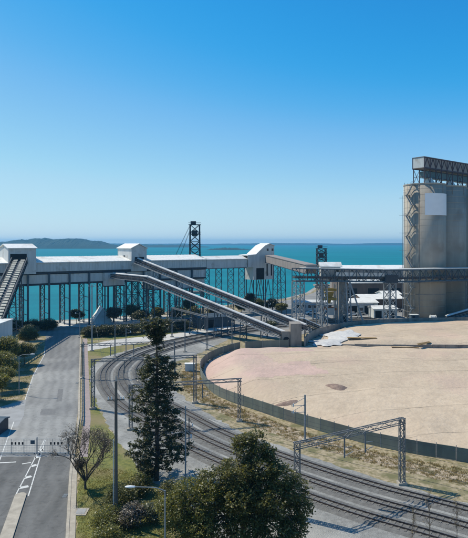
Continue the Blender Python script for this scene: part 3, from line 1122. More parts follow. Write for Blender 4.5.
for s in bents:
    gbox('trestle_leg', M['bluesteel'], gal, s - .3, s + .3, -.25, .2, -.3, 19.14)
    gbox('trestle_leg', M['bluesteel'], gal, s - .3, s + .3, GW - 1.2, GW - .75, -.3, 15.0)
    mb = MB()
    a0, a1 = Vector(W(s, 0, 0)), Vector(W(s, GW - 1, 0))
    nz = 4
    zt = 15.0
    # paired inner leg that makes the braced panel
    mid = Vector(W(s, 5.6, 0))
    mb.beam(mid + Vector((0, 0, -.3)), mid + Vector((0, 0, zt)), .34)
    nz = 6
    for k in range(nz):
        z0, z1 = zt * k / nz, zt * (k + 1) / nz
        mb.beam(a1 + Vector((0, 0, z0)), mid + Vector((0, 0, z1)), .17)
        mb.beam(mid + Vector((0, 0, z0)), a1 + Vector((0, 0, z1)), .17)
        mb.beam(a1 + Vector((0, 0, z1)), mid + Vector((0, 0, z1)), .2)
        if k % 2 == 1:
            mb.beam(a0 + Vector((0, 0, z1)), mid + Vector((0, 0, z1)), .2)
    mb.build('bracing', M['bluesteel'], gal)

lo = thing('gallery_store', 'deep grey boxed chamber under the gallery behind the two sloping conveyors', 'chamber', W(58, 6, 0))
for a, b in zip((45.5, 53.4, 61.4), (53.4, 61.4, 69.6)):
    gbox('wall_panel', M['clad'], lo, a + .03, b - .03, .95, 1.15, 11.6, 15.05)
gbox('side_wall', M['clad'], lo, 69.4, 69.6, 1.16, 11, 11.6, 15.05)
gbox('side_wall', M['clad'], lo, 45.5, 45.7, 1.16, 11, 11.6, 15.05)
gbox('floor', M['bluesteel'], lo, 45.5, 69.6, .9, 11, 11.2, 11.58)
for a in (46, 53.4, 61.4, 69.2):
    gbox('leg', M['bluesteel'], lo, a - .25, a + .25, 1.3, 1.8, -.3, 11.18)
# right hand narrow gallery
gal2 = thing('conveyor_gallery', 'narrower white roofed gallery section between the long gallery and the stepped head house', 'conveyor gallery', W(80, 2.5, 0))
GS0, GS1 = 70.15, 91.0
for a, b in zip(np.linspace(GS0, GS1, 4), np.linspace(GS0, GS1, 4)[1:]):
    gbox('wall_panel', M['clad'], gal2, a + .01, b - .02, 0, .2, 19.3, 22.9)
gbox('rear_wall', M['clad'], gal2, GS0, GS1, 5.0, 5.2, 19.3, 22.9)
gbox('floor', M['bluesteel'], gal2, GS0, GS1, .22, 4.98, 19.0, 19.28)
mb = gmb()
extr_xf(mb, [(GS0, -.3, 22.85), (GS0, 4.0, 24.2), (GS0, 5.5, 23.7), (GS0, 5.5, 23.9), (GS0, 4.0, 24.45), (GS0, -.3, 23.1)], (GS1 - GS0, 0, 0))
fixn(mb.build('roof', M['whiteroof'], gal2))
for s in (71.5, 77.8, 84.1, 90.0):
    for tt in (.3, 4.9):
        mb = MB()
        p = Vector(W(s, tt, 0))
        mb.beam(p + Vector((0, 0, -.3)), p + Vector((0, 0, 19)), .32)
        mb.build('trestle_leg', M['bluesteel'], gal2)
    mb = MB()
    for k in range(7):
        z0, z1 = 19 * k / 7, 19 * (k + 1) / 7
        a, b = Vector(W(s, .3, 0)), Vector(W(s, 4.9, 0))
        mb.beam(a + Vector((0, 0, z0)), b + Vector((0, 0, z1)), .14)
        mb.beam(b + Vector((0, 0, z0)), a + Vector((0, 0, z1)), .14)
        mb.beam(a + Vector((0, 0, z1)), b + Vector((0, 0, z1)), .15)
    mb.build('bracing', M['bluesteel'], gal2)

# head house at the left end
hA = thing('head_house', 'pale head house over the gallery where the steep twin belt conveyor comes in', 'head house', W(-4.6, 6, 19.2))
gbox('front_wall', M['clad'], hA, -9.2, 0, -.45, -.2, 19.25, 28.2)
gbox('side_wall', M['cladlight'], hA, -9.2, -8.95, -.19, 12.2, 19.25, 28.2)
gbox('side_wall', M['clad'], hA, -.25, 0, -.19, 12.2, 19.25, 28.2)
gbox('rear_wall', M['clad'], hA, -9.2, 0, 12.21, 12.4, 19.25, 28.2)
mb = gmb()
extr_xf(mb, [(-9.6, -.8, 28.1), (-9.6, 6, 29.5), (-9.6, 12.8, 28.1), (-9.6, 12.8, 28.3), (-9.6, 6, 29.75), (-9.6, -.8, 28.3)], (10.0, 0, 0))
fixn(mb.build('roof', M['whiteroof'], hA))
mb = gmb()
extr_xf(mb, [(-9.1, 0, 28.2), (-9.1, 6, 29.45), (-9.1, 12.2, 28.2)], (.15, 0, 0))
extr_xf(mb, [(-.2, 0, 28.2), (-.2, 6, 29.45), (-.2, 12.2, 28.2)], (.15, 0, 0))
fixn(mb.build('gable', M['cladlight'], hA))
gbox('opening', M['dark'], hA, -8.6, -3.2, -.52, -.46, 23.2, 26.3)

# head house in the middle
hB = thing('head_house', 'pale gabled head house on the gallery above the two sloping conveyors', 'head house', W(38.5, 6, 19.0))
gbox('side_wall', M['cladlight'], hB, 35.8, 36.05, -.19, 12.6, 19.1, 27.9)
gbox('front_wall', M['clad'], hB, 35.8, 42.2, -.45, -.2, 19.1, 27.9)
gbox('side_wall', M['clad'], hB, 41.95, 42.2, -.19, 12.6, 19.1, 27.9)
gbox('rear_wall', M['clad'], hB, 35.8, 42.2, 12.61, 12.85, 19.1, 27.9)
mb = gmb()
extr_xf(mb, [(35.4, -.8, 27.8), (39, -.8, 29.5), (42.6, -.8, 27.8), (42.6, -.8, 28.05), (39, -.8, 29.8), (35.4, -.8, 28.05)], (0, 14.0, 0))
fixn(mb.build('roof', M['whiteroof'], hB))
mb = gmb()
extr_xf(mb, [(35.9, -.4, 27.9), (39, -.4, 29.4), (42.1, -.4, 27.9)], (0, .18, 0))
fixn(mb.build('gable', M['clad'], hB))
gbox('window', M['glass'], hB, 35.72, 35.79, 5.6, 7.0, 24.0, 25.2)
gbox('opening', M['dark'], hB, 37.2, 41.0, -.52, -.46, 22.0, 24.6)
# lower transfer chamber
hT = thing('transfer_chamber', 'square grey transfer chamber hung under the gallery below the middle head house', 'transfer chamber', W(30, 0, 14))
for a, b in zip((24.6, 28.2), (28.2, 32.6)):
    gbox('wall_panel', M['clad'], hT, a + .03, b - .03, -1.3, -1.1, 14.1, 18.9)
gbox('side_wall', M['clad'], hT, 32.4, 32.6, -1.09, .3, 14.1, 18.9)
gbox('side_wall', M['clad'], hT, 24.6, 24.8, -1.09, .3, 14.1, 18.9)
gbox('roof', M['bluesteel'], hT, 24.5, 32.7, -1.4, .3, 18.92, 19.1)
gbox('base_beam', M['darksteel'], hT, 24.5, 32.7, -1.4, .3, 13.7, 14.08)
gbox('opening', M['dark'], hT, 30.4, 32.3, -1.36, -1.31, 16.4, 18.4)
for s in (24.8, 28.2, 32.4):
    mb = gmb()
    mb.box(s - .2, s + .2, -1.3, -.9, -.3, 13.69)
    fixn(mb.build('leg', M['bluesteel'], hT))

ft = thing('trestle_frame', 'dense braced steel frame under the middle head house', 'steel frame', W(40, 6, 0))
fs_ = [33.6, 36.8, 40.0, 43.2, 46.4]
for s in fs_:
    for tt in (1.8, 9.0):
        p = Vector(W(s, tt, 0))
        mb = MB()
        mb.beam(p + Vector((0, 0, -.3)), p + Vector((0, 0, 15.0)), .32)
        mb.build('leg', M['bluesteel'], ft)
for tt in (1.8, 9.0):
    mb = MB()
    for a, b in zip(fs_, fs_[1:]):
        for k in range(3):
            p0, q0 = Vector(W(a, tt, 5 * k)), Vector(W(b, tt, 5 * (k + 1)))
            p1, q1 = Vector(W(b, tt, 5 * k)), Vector(W(a, tt, 5 * (k + 1)))
            mb.beam(p0, q0, .16)
            mb.beam(p1, q1, .16)
            mb.beam(q1, q0, .2)
    mb.build('bracing', M['bluesteel'], ft)

# stepped head house at the right
hC = thing('head_house', 'tall stepped head house with sloping white roof at the right end of the gallery', 'head house', W(100, 2.5, 0))
prof = [(91.2, 19.3), (94.2, 19.3), (94.2, 13.6), (106, 13.6), (106, 28.6), (100.6, 28.6), (95.4, 24.7), (91.2, 24.4)]
def prof_wall(name, pts, t0, t1, m, root):
    mb = gmb()
    extr_xf(mb, [(s, t0, z) for s, z in pts], (0, t1 - t0, 0))
    return fixn(mb.build(name, m, root))
prof_wall('front_wall', prof, -.5, -.2, M['clad'], hC)
prof_wall('rear_wall', prof, 5.6, 5.85, M['clad'], hC)
gbox('side_wall', M['clad'], hC, 105.75, 106, -.19, 5.59, 13.6, 28.6)
gbox('side_wall', M['clad'], hC, 94.2, 94.45, -.19, 5.59, 13.6, 19.2)
mb = gmb()
rp = [(90.9, 24.4), (95.4, 24.7), (100.6, 28.6), (103.2, 29.6), (106.3, 28.6), (106.3, 28.85), (103.2, 29.9), (100.5, 28.9), (95.3, 25.0), (90.9, 24.7)]
extr_xf(mb, [(s, -.8, z) for s, z in rp], (0, 7.0, 0))
fixn(mb.build('roof', M['whiteroof'], hC))
prof_wall('gable', [(100.7, 28.61), (103.2, 29.5), (105.9, 28.61)], -.45, -.25, M['clad'], hC)
for s in (102.2, 105.0):
    gbox('window', M['glass'], hC, s - .5, s + .5, -.56, -.51, 26.4, 27.5)
for s in (101.9, 104.4):
    gbox('louvre', M['dark'], hC, s - .35, s + .35, -.56, -.51, 15.2, 20.6)
gbox('opening', M['dark'], hC, 95.8, 100.2, -.56, -.51, 13.7, 18.8)
for s in (94.6, 100.2, 105.6):
    for tt in (0, 5.4):
        mb = MB()
        p = Vector(W(s, tt, 0))
        mb.beam(p + Vector((0, 0, -.3)), p + Vector((0, 0, 13.7)), .4)
        mb.build('leg', M['bluesteel'], hC)
mb = MB()
for a, b in ((94.6, 100.2), (100.2, 105.6)):
    for tt in (0, 5.4):
        p, q = Vector(W(a, tt, 0)), Vector(W(b, tt, 0))
        c = (p + q) / 2
        mb.beam(p + Vector((0, 0, .3)), c + Vector((0, 0, 13.4)), .22)
        mb.beam(q + Vector((0, 0, .3)), c + Vector((0, 0, 13.4)), .22)
        mb.beam(p + Vector((0, 0, 6.5)), q + Vector((0, 0, 6.5)), .2)
mb.build('bracing', M['bluesteel'], hC)

# ================================================================== SLOPING CONVEYORS
def cframe(p, q):
    p, q = Vector(p), Vector(q)
    d = (q - p).normalized()
    s = d.cross(Vector((0, 0, 1))).normalized()
    u = s.cross(d).normalized()
    return p, q, d, s, u

def conveyor(root, pts, w, h, hood=1.7, truss=True, tag_=''):
    """open truss conveyor through the points, with belt pan, white hood, walkway"""
    for a, b in zip(pts, pts[1:]):
        p, q, d, s, u = cframe(a, b)
        L = (q - p).length
        n = max(1, int(L / 3.0))
        for sg in (-1, 1):
            mb = MB()
            o = s * (w / 2 * sg)
            mb.beam(p + o + u * h, q + o + u * h, .22, .22)
            mb.beam(p + o, q + o, .24, .24)
            for k in range(n + 1):
                f = L * k / n
                mb.beam(p + o + d * f, p + o + d * f + u * h, .12)
                if k < n:
                    g = L * (k + 1) / n
                    if k % 2:
                        mb.beam(p + o + d * f, p + o + d * g + u * h, .11)
                    else:
                        mb.beam(p + o + d * g, p + o + d * f + u * h, .11)
            mb.build('side_truss', M['darksteel'], root)
        mb = MB()
        mb.beam(p + u * (h * .5), q + u * (h * .5), w - .5, h * .55, up=u)
        mb.build('belt_pan', M['brownbelt'], root)
        mb = MB()
        k = 6
        prof = [(math.cos(math.pi * i / k) * hood / 2, math.sin(math.pi * i / k) * .45) for i in range(k + 1)]
        vs = [p + s * x + u * (h + .15 + y) for x, y in prof] + [q + s * x + u * (h + .15 + y) for x, y in prof]
        m_ = k + 1
        mb.add(vs, [(i, i + 1, m_ + i + 1, m_ + i) for i in range(k)] + [tuple(range(m_)), tuple(range(2 * m_ - 1, m_ - 1, -1))])
        fixn(mb.build('hood', M['cladlight'], root))
        mb = MB()
        wo_ = s * (w / 2 + .55)
        mb.beam(p + wo_ - u * .05, q + wo_ - u * .05, .9, .08, up=u)
        ww = mb.build('walkway', M['greysteel'], root)
        mb = MB()
        ho = s * (w / 2 + 1.0)
        mb.beam(p + ho + Vector((0, 0, 1.0)), q + ho + Vector((0, 0, 1.0)), .07)
        mb.beam(p + ho + Vector((0, 0, .5)), q + ho + Vector((0, 0, .5)), .05)
        for j in range(n + 1):
            mb.beam(p + ho + d * (L * j / n), p + ho + d * (L * j / n) + Vector((0, 0, 1.0)), .06)
        mb.build('handrail', M['greysteel'], ww)

def bent(root, p, dirv, w, spread, m, name='trestle'):
    """a braced pair of legs under a point of a conveyor"""
    p = Vector(p)
    s = Vector((dirv.y, -dirv.x, 0)).normalized()
    mb = MB()
    a1, b1 = p + s * (w / 2), p - s * (w / 2)
    a0, b0 = p + s * (w / 2 + spread), p - s * (w / 2 + spread)
    a0.z = b0.z = -.2
    for lo, hi in ((a0, a1), (b0, b1)):
        lg = MB()
        lg.beam(lo, hi, .3)
        o = lg.build('trestle_leg', m, root)
    mb = MB()
    n = max(2, int(p.z / 3.2))
    for k in range(n):
        f0, f1 = k / n, (k + 1) / n
        x0, x1, y0, y1 = a0.lerp(a1, f0), a0.lerp(a1, f1), b0.lerp(b1, f0), b0.lerp(b1, f1)
        mb.beam(x1, y1, .14)
        mb.beam(x0, y1, .12)
        mb.beam(y0, x1, .12)
    mb.build('bracing', m, root)
    return o

c1a, c1b = Vector((-37.3, 216.0, 22.4)), Vector((21.2, 167.8, 3.9))
cv1 = thing('sloping_conveyor', 'upper of two white hooded conveyors sloping down from the middle head house', 'conveyor', (20.3, 168.5, 0), 'sloping conveyors from the middle head house')
conveyor(cv1, [c1a, c1b], 2.6, 1.5, .95)
for f in (.14, .3, .46, .62, .8):
    bent(cv1, c1a.lerp(c1b, f), (c1b - c1a), 2.8, .8 * (1 - f) + .2, M['bluesteel'])
c2 = [Vector((-45.2, 209.5, 17.0)), Vector((-30.5, 199.0, 16.4)), Vector((14.6, 164.0, 2.4))]
cv2 = thing('sloping_conveyor', 'lower of two white hooded conveyors, bending level near the middle head house', 'conveyor', (14.6, 164.0, 0), 'sloping conveyors from the middle head house')
conveyor(cv2, c2, 2.6, 1.4, .95)
for f in (.02, .2, .38, .56, .74):
    bent(cv2, c2[1].lerp(c2[2], f), (c2[2] - c2[1]), 2.8, .8 * (1 - f) + .2, M['bluesteel'])

# concrete transfer block where they end
tb = thing('transfer_block', 'tan concrete block at the foot of the two sloping conveyors', 'transfer block', (17.6, 164, 0))
mb = MB()
mb.box(16.4, 19.6, 162.2, 167.4, -.2, 6.6)
mb.build('block', M['oldconcrete'], tb)
mb = MB()
mb.box(13.9, 16.38, 162.6, 166.8, -.2, 4.3)
wing = mb.build('wing', M['oldconcrete'], tb)
mb = MB()
pts = [(14.3, 0.0), (16.1, 0.0), (16.1, 1.9)] + [(15.2 + .9 * math.cos(t), 1.9 + .9 * math.sin(t)) for t in np.linspace(.3, math.pi, 7)]
mb.extr([(x, 162.57, z) for x, z in pts], (0, .025, 0))
fixn(mb.build('arched_opening', M['dark'], wing))
# tail conveyor going on to the right behind the wall
tc_ = thing('tail_conveyor', 'short white edged conveyor tail right of the concrete transfer block', 'conveyor', (25.5, 172, 0))
conveyor(tc_, [Vector((20.6, 172.5, 5.4)), Vector((27.8, 185.0, 1.2))], 1.8, 1.2, 1.3)
bent(tc_, Vector((23.2, 177.0, 3.6)), Vector((7, 12, 0)), 1.6, .2, M['bluesteel'])
bent(tc_, Vector((26.2, 182.2, 2.0)), Vector((7, 12, 0)), 1.6, .2, M['bluesteel'])

# twin belt conveyor at the left
tw = thing('twin_conveyor', 'steep twin belt conveyor with rows of pale covers at the left edge', 'conveyor', (-58, 141, 0))
pa, pb = Vector((-72.2, 188.6, 24.2)), Vector((-60.8, 140.5, 9.8))
p, q, d, s, u = cframe(pa, pb)
Lc = (q - p).length
for sg in (-1, 1):
    mb = MB()
    o = s * (2.45 * sg)
    mb.beam(p + o + u * .9, q + o + u * .9, .3, .3)
    mb.beam(p + o - u * .9, q + o - u * .9, .3, .3)
    n = 18
    for k in range(n + 1):
        f = Lc * k / n
        mb.beam(p + o + d * f - u * .9, p + o + d * f + u * .9, .16)
        if k < n:
            mb.beam(p + o + d * f - u * .9, p + o + d * (Lc * (k + 1) / n) + u * .9, .14)
    mb.build('side_truss', M['darksteel'], tw)
mb = MB()
mb.beam(p - u * .35, q - u * .35, 4.6, .4, up=u)
mb.build('deck', M['darksteel'], tw)
cover_me = None
ncov = 25
for sg in (-1, 1):
    for k in range(ncov):
        c = p + d * (Lc * (k + .5) / ncov) + s * (1.12 * sg) + u * .25
        mb = MB()
        hl = Lc / ncov * .31
        mb.beam(c - d * hl, c + d * hl, 1.3, .2, up=u)
        mb.build('belt_cover', M['belt'], tw)
for f in (.25, .5, .75):
    bent(tw, pa.lerp(pb, f) - Vector((0, 0, 1.1)), (pb - pa), 4.3, .4, M['bluesteel'])

lb = thing('transfer_house', 'pale sheet clad transfer house at the foot of the steep twin conveyor', 'transfer house', (-61, 138, 0))
mb = MB()
mb.box(-66, -56.0, 133.5, 141.5, -.2, 10.6)
mb.build('wall', M['cladlight'], lb)
mb = MB()
mb.box(-66.3, -55.8, 133.2, 141.8, 10.6, 10.85)
mb.build('roof', M['whiteroof'], lb)
for z in (2.6, 5.3, 8.0):
    mb = MB()
    mb.box(-66.05, -55.95, 133.44, 133.5, z, z + .12)
    mb.build('cladding_joint', M['clad'], lb)
mb = MB()
mb.box(-55.99, -55.94, 135.0, 136.3, 0, 2.3)
mb.build('door', M['bluesteel'], lb)

# ================================================================== SHED GALLERY DOWN TO THE TRUSS, TRUSS CONVEYOR
gd = thing('inclined_gallery', 'brown clad inclined gallery running down from the stepped head house to the truss', 'conveyor gallery', (22, 226, 0))
p, q, d, s, u = cframe((15.8, 250.5, 23.0), (27.5, 199.8, 20.6))
mb = MB()
mb.beam(p, q, 4.0, 3.0, up=u)
mb.build('wall', M['cladbrown'], gd)
mb = MB()
mb.beam(p + u * 1.62, q + u * 1.62, 4.4, .22, up=u)
mb.build('roof', M['cladbrown'], gd)
mb = MB()
mb.beam(p - u * 1.62 + s * 1.9, q - u * 1.62 + s * 1.9, .3, .24, up=u)
mb.beam(p - u * 1.62 - s * 1.9, q - u * 1.62 - s * 1.9, .3, .24, up=u)
mb.build('bottom_chord', M['darksteel'], gd)
for f in (.22, .34):
    bent(gd, p.lerp(q, f) - Vector((0, 0, 1.7)), Vector((0, 1, 0)) if False else (q - p), 3.0, .6, M['bluesteel'])

TA, TBv = Vector((21.0, 196.0, 0)), Vector((118, 230.5, 0))
td = (TBv - TA).normalized()
ts = Vector((td.y, -td.x, 0))       # towards the camera
def TP(a, o, z):
    return TA + td * a + ts * o + Vector((0, 0, z))
TL = (TBv - TA).length
def ztop(a):
    return 21.1 - 1.3 * min(1, a / 42)
trs = thing('truss_conveyor', 'long dark truss conveyor bridge crossing in front of the silos', 'conveyor bridge', (21.0, 196.0, 0))
nb = 34
for o in (1.6, -1.6):
    mb = MB()
    for k in range(nb):
        a0, a1 = TL * k / nb, TL * (k + 1) / nb
        z0, z1 = ztop(a0), ztop(a1)
        mb.beam(TP(a0, o, z0), TP(a1, o, z1), .3)
        mb.beam(TP(a0, o, z0 - 4.4), TP(a1, o, z1 - 4.4), .34)
        mb.beam(TP(a0, o, z0 - 4.4), TP(a0, o, z0), .2)
        if k % 2:
            mb.beam(TP(a0, o, z0 - 4.4), TP(a1, o, z1), .17)
        else:
            mb.beam(TP(a0, o, z0), TP(a1, o, z1 - 4.4), .17)
        mb.beam(TP(a0, o, z0 - 2.6), TP(a1, o, z1 - 2.6), .1)
    mb.build('side_truss', M['bluesteel'], trs)
mb = MB()
for k in range(nb):
    a0, a1 = TL * k / nb, TL * (k + 1) / nb
    mb.beam(TP(a0, 0, ztop(a0) - 4.2), TP(a1, 0, ztop(a1) - 4.2), 2.8, .16)
mb.build('deck', M['greysteel'], trs)
mb = MB()
for k in range(nb):
    a0, a1 = TL * k / nb, TL * (k + 1) / nb
    mb.beam(TP(a0, -.3, ztop(a0) - 3.1), TP(a1, -.3, ztop(a1) - 3.1), 1.7, .7)
mb.build('belt_pan', M['brownbelt'], trs)
mb = MB()
for k in range(8):
    a0, a1 = 16 + 20.5 * k / 8, 16 + 20.5 * (k + 1) / 8
    mb.beam(TP(a0, 1.3, ztop(a0) - 1.7), TP(a1, 1.3, ztop(a1) - 1.7), .06, 1.3)
mb.build('side_sheeting', M['clad'], trs)
ra, rb_ = TP(35.5, 0, ztop(36) + .28), TP(TL, 0, ztop(TL) + .28)
mb = MB()
mb.beam(ra, rb_, 3.8, .3)
mb.build('roof', M['whiteroof'], trs)
mb = MB()
mb.beam(TP(3, 0, ztop(3) + .25), TP(35.4, 0, ztop(35) + .25), 3.4, .16)
mb.build('grey_roof', M['clad'], trs)
def ttower(a, w, wide, n, m):
    mb = MB()
    z = ztop(a) - 4.6
    b = [TP(a - w, -wide, -.2), TP(a + w, -wide, -.2), TP(a + w, wide, -.2), TP(a - w, wide, -.2)]
    t_ = [TP(a - w, -1.6, z), TP(a + w, -1.6, z), TP(a + w, 1.6, z), TP(a - w, 1.6, z)]
    for i in range(4):
        mb = MB()
        mb.beam(b[i], t_[i], .32)
        mb.build('trestle_leg', m, trs)
    mb = MB()
    mb.lattice(b, t_, n, .05, .13)
    mb.build('bracing', m, trs)
ttower(1.6, 1.6, 1.8, 5, M['greysteel'])
ttower(11.0, 1.1, 2.2, 4, M['greysteel'])
ttower(20.5, .8, 3.4, 4, M['greysteel'])
ttower(39.5, 1.5, 1.9, 5, M['greysteel'])
ttower(78, 1.5, 1.9, 5, M['greysteel'])
mb = MB()
mb.beam(TP(36.5, 0, ztop(37) - 3.2), TP(41.8, 0, ztop(41) - 3.2), 4.0, 3.0)
mb.build('drive_housing', M['darksteel'], trs)
mb = MB()
mb.beam(TP(25.0, 6, -.2), TP(21.4, 1.6, ztop(21) - 4.5), .45)
mb.build('raking_strut', M['greysteel'], trs)
# small head house riding behind the truss
hD = thing('head_house', 'small white roofed head house behind the left part of the truss conveyor', 'head house', (34, 206, 0))
mb = MB()
mb.box(31.6, 38.8, 204.0, 208.5, 16.0, 21.2)
mb.build('wall', M['cladlight'], hD)
mb = MB()
mb.extr([(31.2, 203.6, 21.2), (31.2, 206.2, 22.7), (31.2, 208.9, 21.2), (31.2, 208.9, 21.45), (31.2, 206.2, 23.0), (31.2, 203.6, 21.45)], (8.2, 0, 0))
fixn(mb.build('roof', M['whiteroof'], hD))
mb = MB()
mb.extr([(38.82, 204, 21.2), (38.82, 206.2, 22.6), (38.82, 208.5, 21.2)], (-.15, 0, 0))
fixn(mb.build('gable', M['cladlight'], hD))
for x in (32, 38.4):
    for y in (204.4, 208.1):
        mb = MB()
        mb.beam((x, y, -.2), (x, y, 16.0), .35)
        mb.build('leg', M['greysteel'], hD)
cc_ = thing('concrete_shaft', 'brown concrete shaft standing under the truss conveyor beside the yellow hopper', 'shaft', (41.5, 214, 0))
mb = MB()
mb.box(40.0, 43.2, 212, 216, -.2, 16.6)
mb.build('shaft', M['oldconcrete'], cc_)
mb = MB()
mb.box(40.9, 42.3, 211.95, 211.99, 0, 2.4)
mb.build('door', M['dark'], cc_)
hp = thing('yellow_hopper', 'faded yellow and orange hopper frame under the truss conveyor', 'hopper', (36, 212, 0))
for x in (33.6, 38.2):
    for y in (210.4, 213.8):
        mb = MB()
        mb.beam((x, y, -.2), (x, y, 14.5), .35)
        mb.build('leg', M['greysteel'], hp)
for z, m in ((5.2, 'orange'), (9.0, 'yellow'), (12.4, 'yellow')):
    for yy in (210.2, 214.0):
        mb = MB()
        mb.beam((33.3, yy, z), (38.5, yy, z), .3, .9)
        mb.build('side_rail', M[m], hp)
mb = MB()
mb.add([(34.2, 210.8, 11.5), (37.6, 210.8, 11.5), (37.6, 213.4, 11.5), (34.2, 213.4, 11.5), (35.4, 211.7, 7.2), (36.4, 211.7, 7.2), (36.4, 212.5, 7.2), (35.4, 212.5, 7.2)],
       [(0, 1, 5, 4), (1, 2, 6, 5), (2, 3, 7, 6), (3, 0, 4, 7), (4, 5, 6, 7)])
fixn(mb.build('hopper_cone', M['yellow'], hp))
mb = MB()
mb.box(35.0, 37.6, 209.3, 210.0, 3.0, 5.6)
mb.build('control_cabin', M['cladlight'], hp)

# ================================================================== SILOS
SD = Vector((.78, .62, 0)).normalized()
SN = Vector((SD.y, -SD.x, 0))
SC0 = Vector((77.6, 228.0, 0))
SR, SH = 8.2, 53.2
silo_lab = ['tall tan concrete silo with a white square panel, nearest in the row', 'second concrete silo of the row, right of the one with the white panel', 'third concrete silo of the row, at the right edge of the picture', 'rearmost concrete silo of the row, mostly hidden by the nearer ones']
for i in range(4):
    c = SC0 + SD * (15.6 * i)
    t = thing('concrete_silo', silo_lab[i], 'silo', (c.x, c.y, 0), 'concrete silos in a row')
    if i == 0:
        FIRST_SILO = t
    mb = MB()
    mb.tube(c + Vector((0, 0, -.3)), c + Vector((0, 0, SH)), SR, n=72)
    o = mb.build('shell', M['silo'], t)
    for pl in o.data.polygons:
        pl.use_smooth = abs(pl.normal.z) < .5
    mb = MB()
    mb.tube(c + Vector((0, 0, SH)), c + Vector((0, 0, SH + .5)), SR + .15, n=72)
    mb.build('roof_slab', M['concrete'], t)
    mb = MB()
    for z in (9.5, 14.2):
        mb = MB()
        mb.tube(c + Vector((0, 0, z)), c + Vector((0, 0, z + .25)), SR + .05, n=72, caps=True)
        mb.build('ring_band', M['oldconcrete'], t)
    mb = MB()
    for k in range(1, 22):
        if k not in (4, 5, 6):
            mb.tube(c + Vector((0, 0, 2.45 * k)), c + Vector((0, 0, 2.45 * k + .10)), SR + .022, n=72, caps=True)
    o = mb.build('pour_joints', M['silo'], t)
    o['kind'] = 'stuff'
    for k, aa in enumerate((-123, -92, -52)):
        q_ = c + Vector((math.cos(R(aa)), math.sin(R(aa)), 0)) * (SR + .1)
        zz = (0, SH) if k == 0 else (SH - 3.2, SH)
        mb = MB()
        mb.tube(q_ + Vector((0, 0, zz[0])), q_ + Vector((0, 0, zz[1])), .16 if k == 0 else .1, n=8)
        mb.build('downpipe', M['oldconcrete'], t)
    # white roof hatch housings
    mb = MB()
    w = c + SN * 2.0
    mb.tube(w + Vector((0, 0, SH + .5)), w + Vector((0, 0, SH + 3.0)), 2.6, 1.1, n=14)
    mb.build('hatch_cone', M['whiteroof'], t)
# the white panel bent round the first shell
mb = MB()
th0, th1 = math.radians(-108), math.radians(-15)
k = 16
vs = []
for z in (41.0, 49.6):
    for r in (SR + .03, SR + .14):
        for i in range(k + 1):
            a = th0 + (th1 - th0) * i / k
            vs.append((SC0.x + r * math.cos(a), SC0.y + r * math.sin(a), z))
m_ = k + 1
fs = []
for i in range(k):
    fs += [(m_ + i, m_ + i + 1, 3 * m_ + i + 1, 3 * m_ + i), (2 * m_ + i, 2 * m_ + i + 1, 3 * m_ + i + 1, 3 * m_ + i), (i, i + 1, m_ + i + 1, m_ + i)]
fs += [(0, m_, 3 * m_, 2 * m_), (k, m_ + k, 3 * m_ + k, 2 * m_ + k)]
mb.add(vs, fs)
wp = fixn(mb.build('white_panel', M['panelwhite'], FIRST_SILO))
wp['label'] = 'blank white square panel high on the silo'

# bridge over the silo tops
br = thing('roof_bridge', 'grey clad conveyor bridge with purple steel frame on top of the silos', 'conveyor bridge', (SC0.x, SC0.y, SH))
B0 = SC0 + SD * (-7.4) + SN * 2.0
BLn = 66.0
def BP(a, o, z):
    return B0 + SD * a + SN * o + Vector((0, 0, z))
mb = MB()
mb.beam(BP(.15, 0, 61.75), BP(BLn, 0, 61.75), 5.0, 4.1)
mb.build('cladding', M['cladbrown'], br)
mb = MB()
mb.beam(BP(-.05, 0, 61.75), BP(.13, 0, 61.75), 4.9, 4.0)
mb.build('end_panel', M['clad'], br)
mb = MB()
mb.beam(BP(-.2, 0, 63.95), BP(BLn, 0, 63.95), 5.5, .18)
mb.build('roof', M['cladbrown'], br)
nbay = 16
for o in (2.62, -2.62):
    mb = MB()
    mb.beam(BP(-.1, o, 63.7), BP(BLn, o, 63.7), .22, .34)
    mb.beam(BP(-.1, o, 59.6), BP(BLn, o, 59.6), .24, .5)
    for k in range(nbay + 1):
        a = BLn * k / nbay
        mb.beam(BP(a, o, 59.6), BP(a, o, 63.7), .22)
        if k < nbay:
            b = BLn * (k + 1) / nbay
            mb.beam(BP(a, o, 59.7), BP((a + b) / 2, o, 63.6), .18)
            mb.beam(BP(b, o, 59.7), BP((a + b) / 2, o, 63.6), .18)
    mb.build('frame', M['purplesteel'], br)
for k in range(0, nbay + 1):
    a = .3 + (BLn - .6) * k / nbay
    mb = MB()
    for o in (2.4, -2.4):
        mb.beam(BP(a, o, SH + .3), BP(a, o, 59.4), .26)
    mb.beam(BP(a, 2.4, 56.2), BP(a, -2.4, 56.2), .16)
    if k % 2 == 0 and k < nbay:
        b = .3 + (BLn - .6) * (k + 1) / nbay
        for o in (2.4, -2.4):
            mb.beam(BP(a, o, SH + .6), BP(b, o, 59.3), .14)
            mb.beam(BP(b, o, SH + .6), BP(a, o, 59.3), .14)
    mb.build('post', M['purplesteel'], br)
mb = MB()
mb.beam(BP(3.4, -.4, 57.4), BP(BLn, -.4, 57.4), 2.6, 2.6)
mb.build('belt_housing', M['tealsteel'], br)

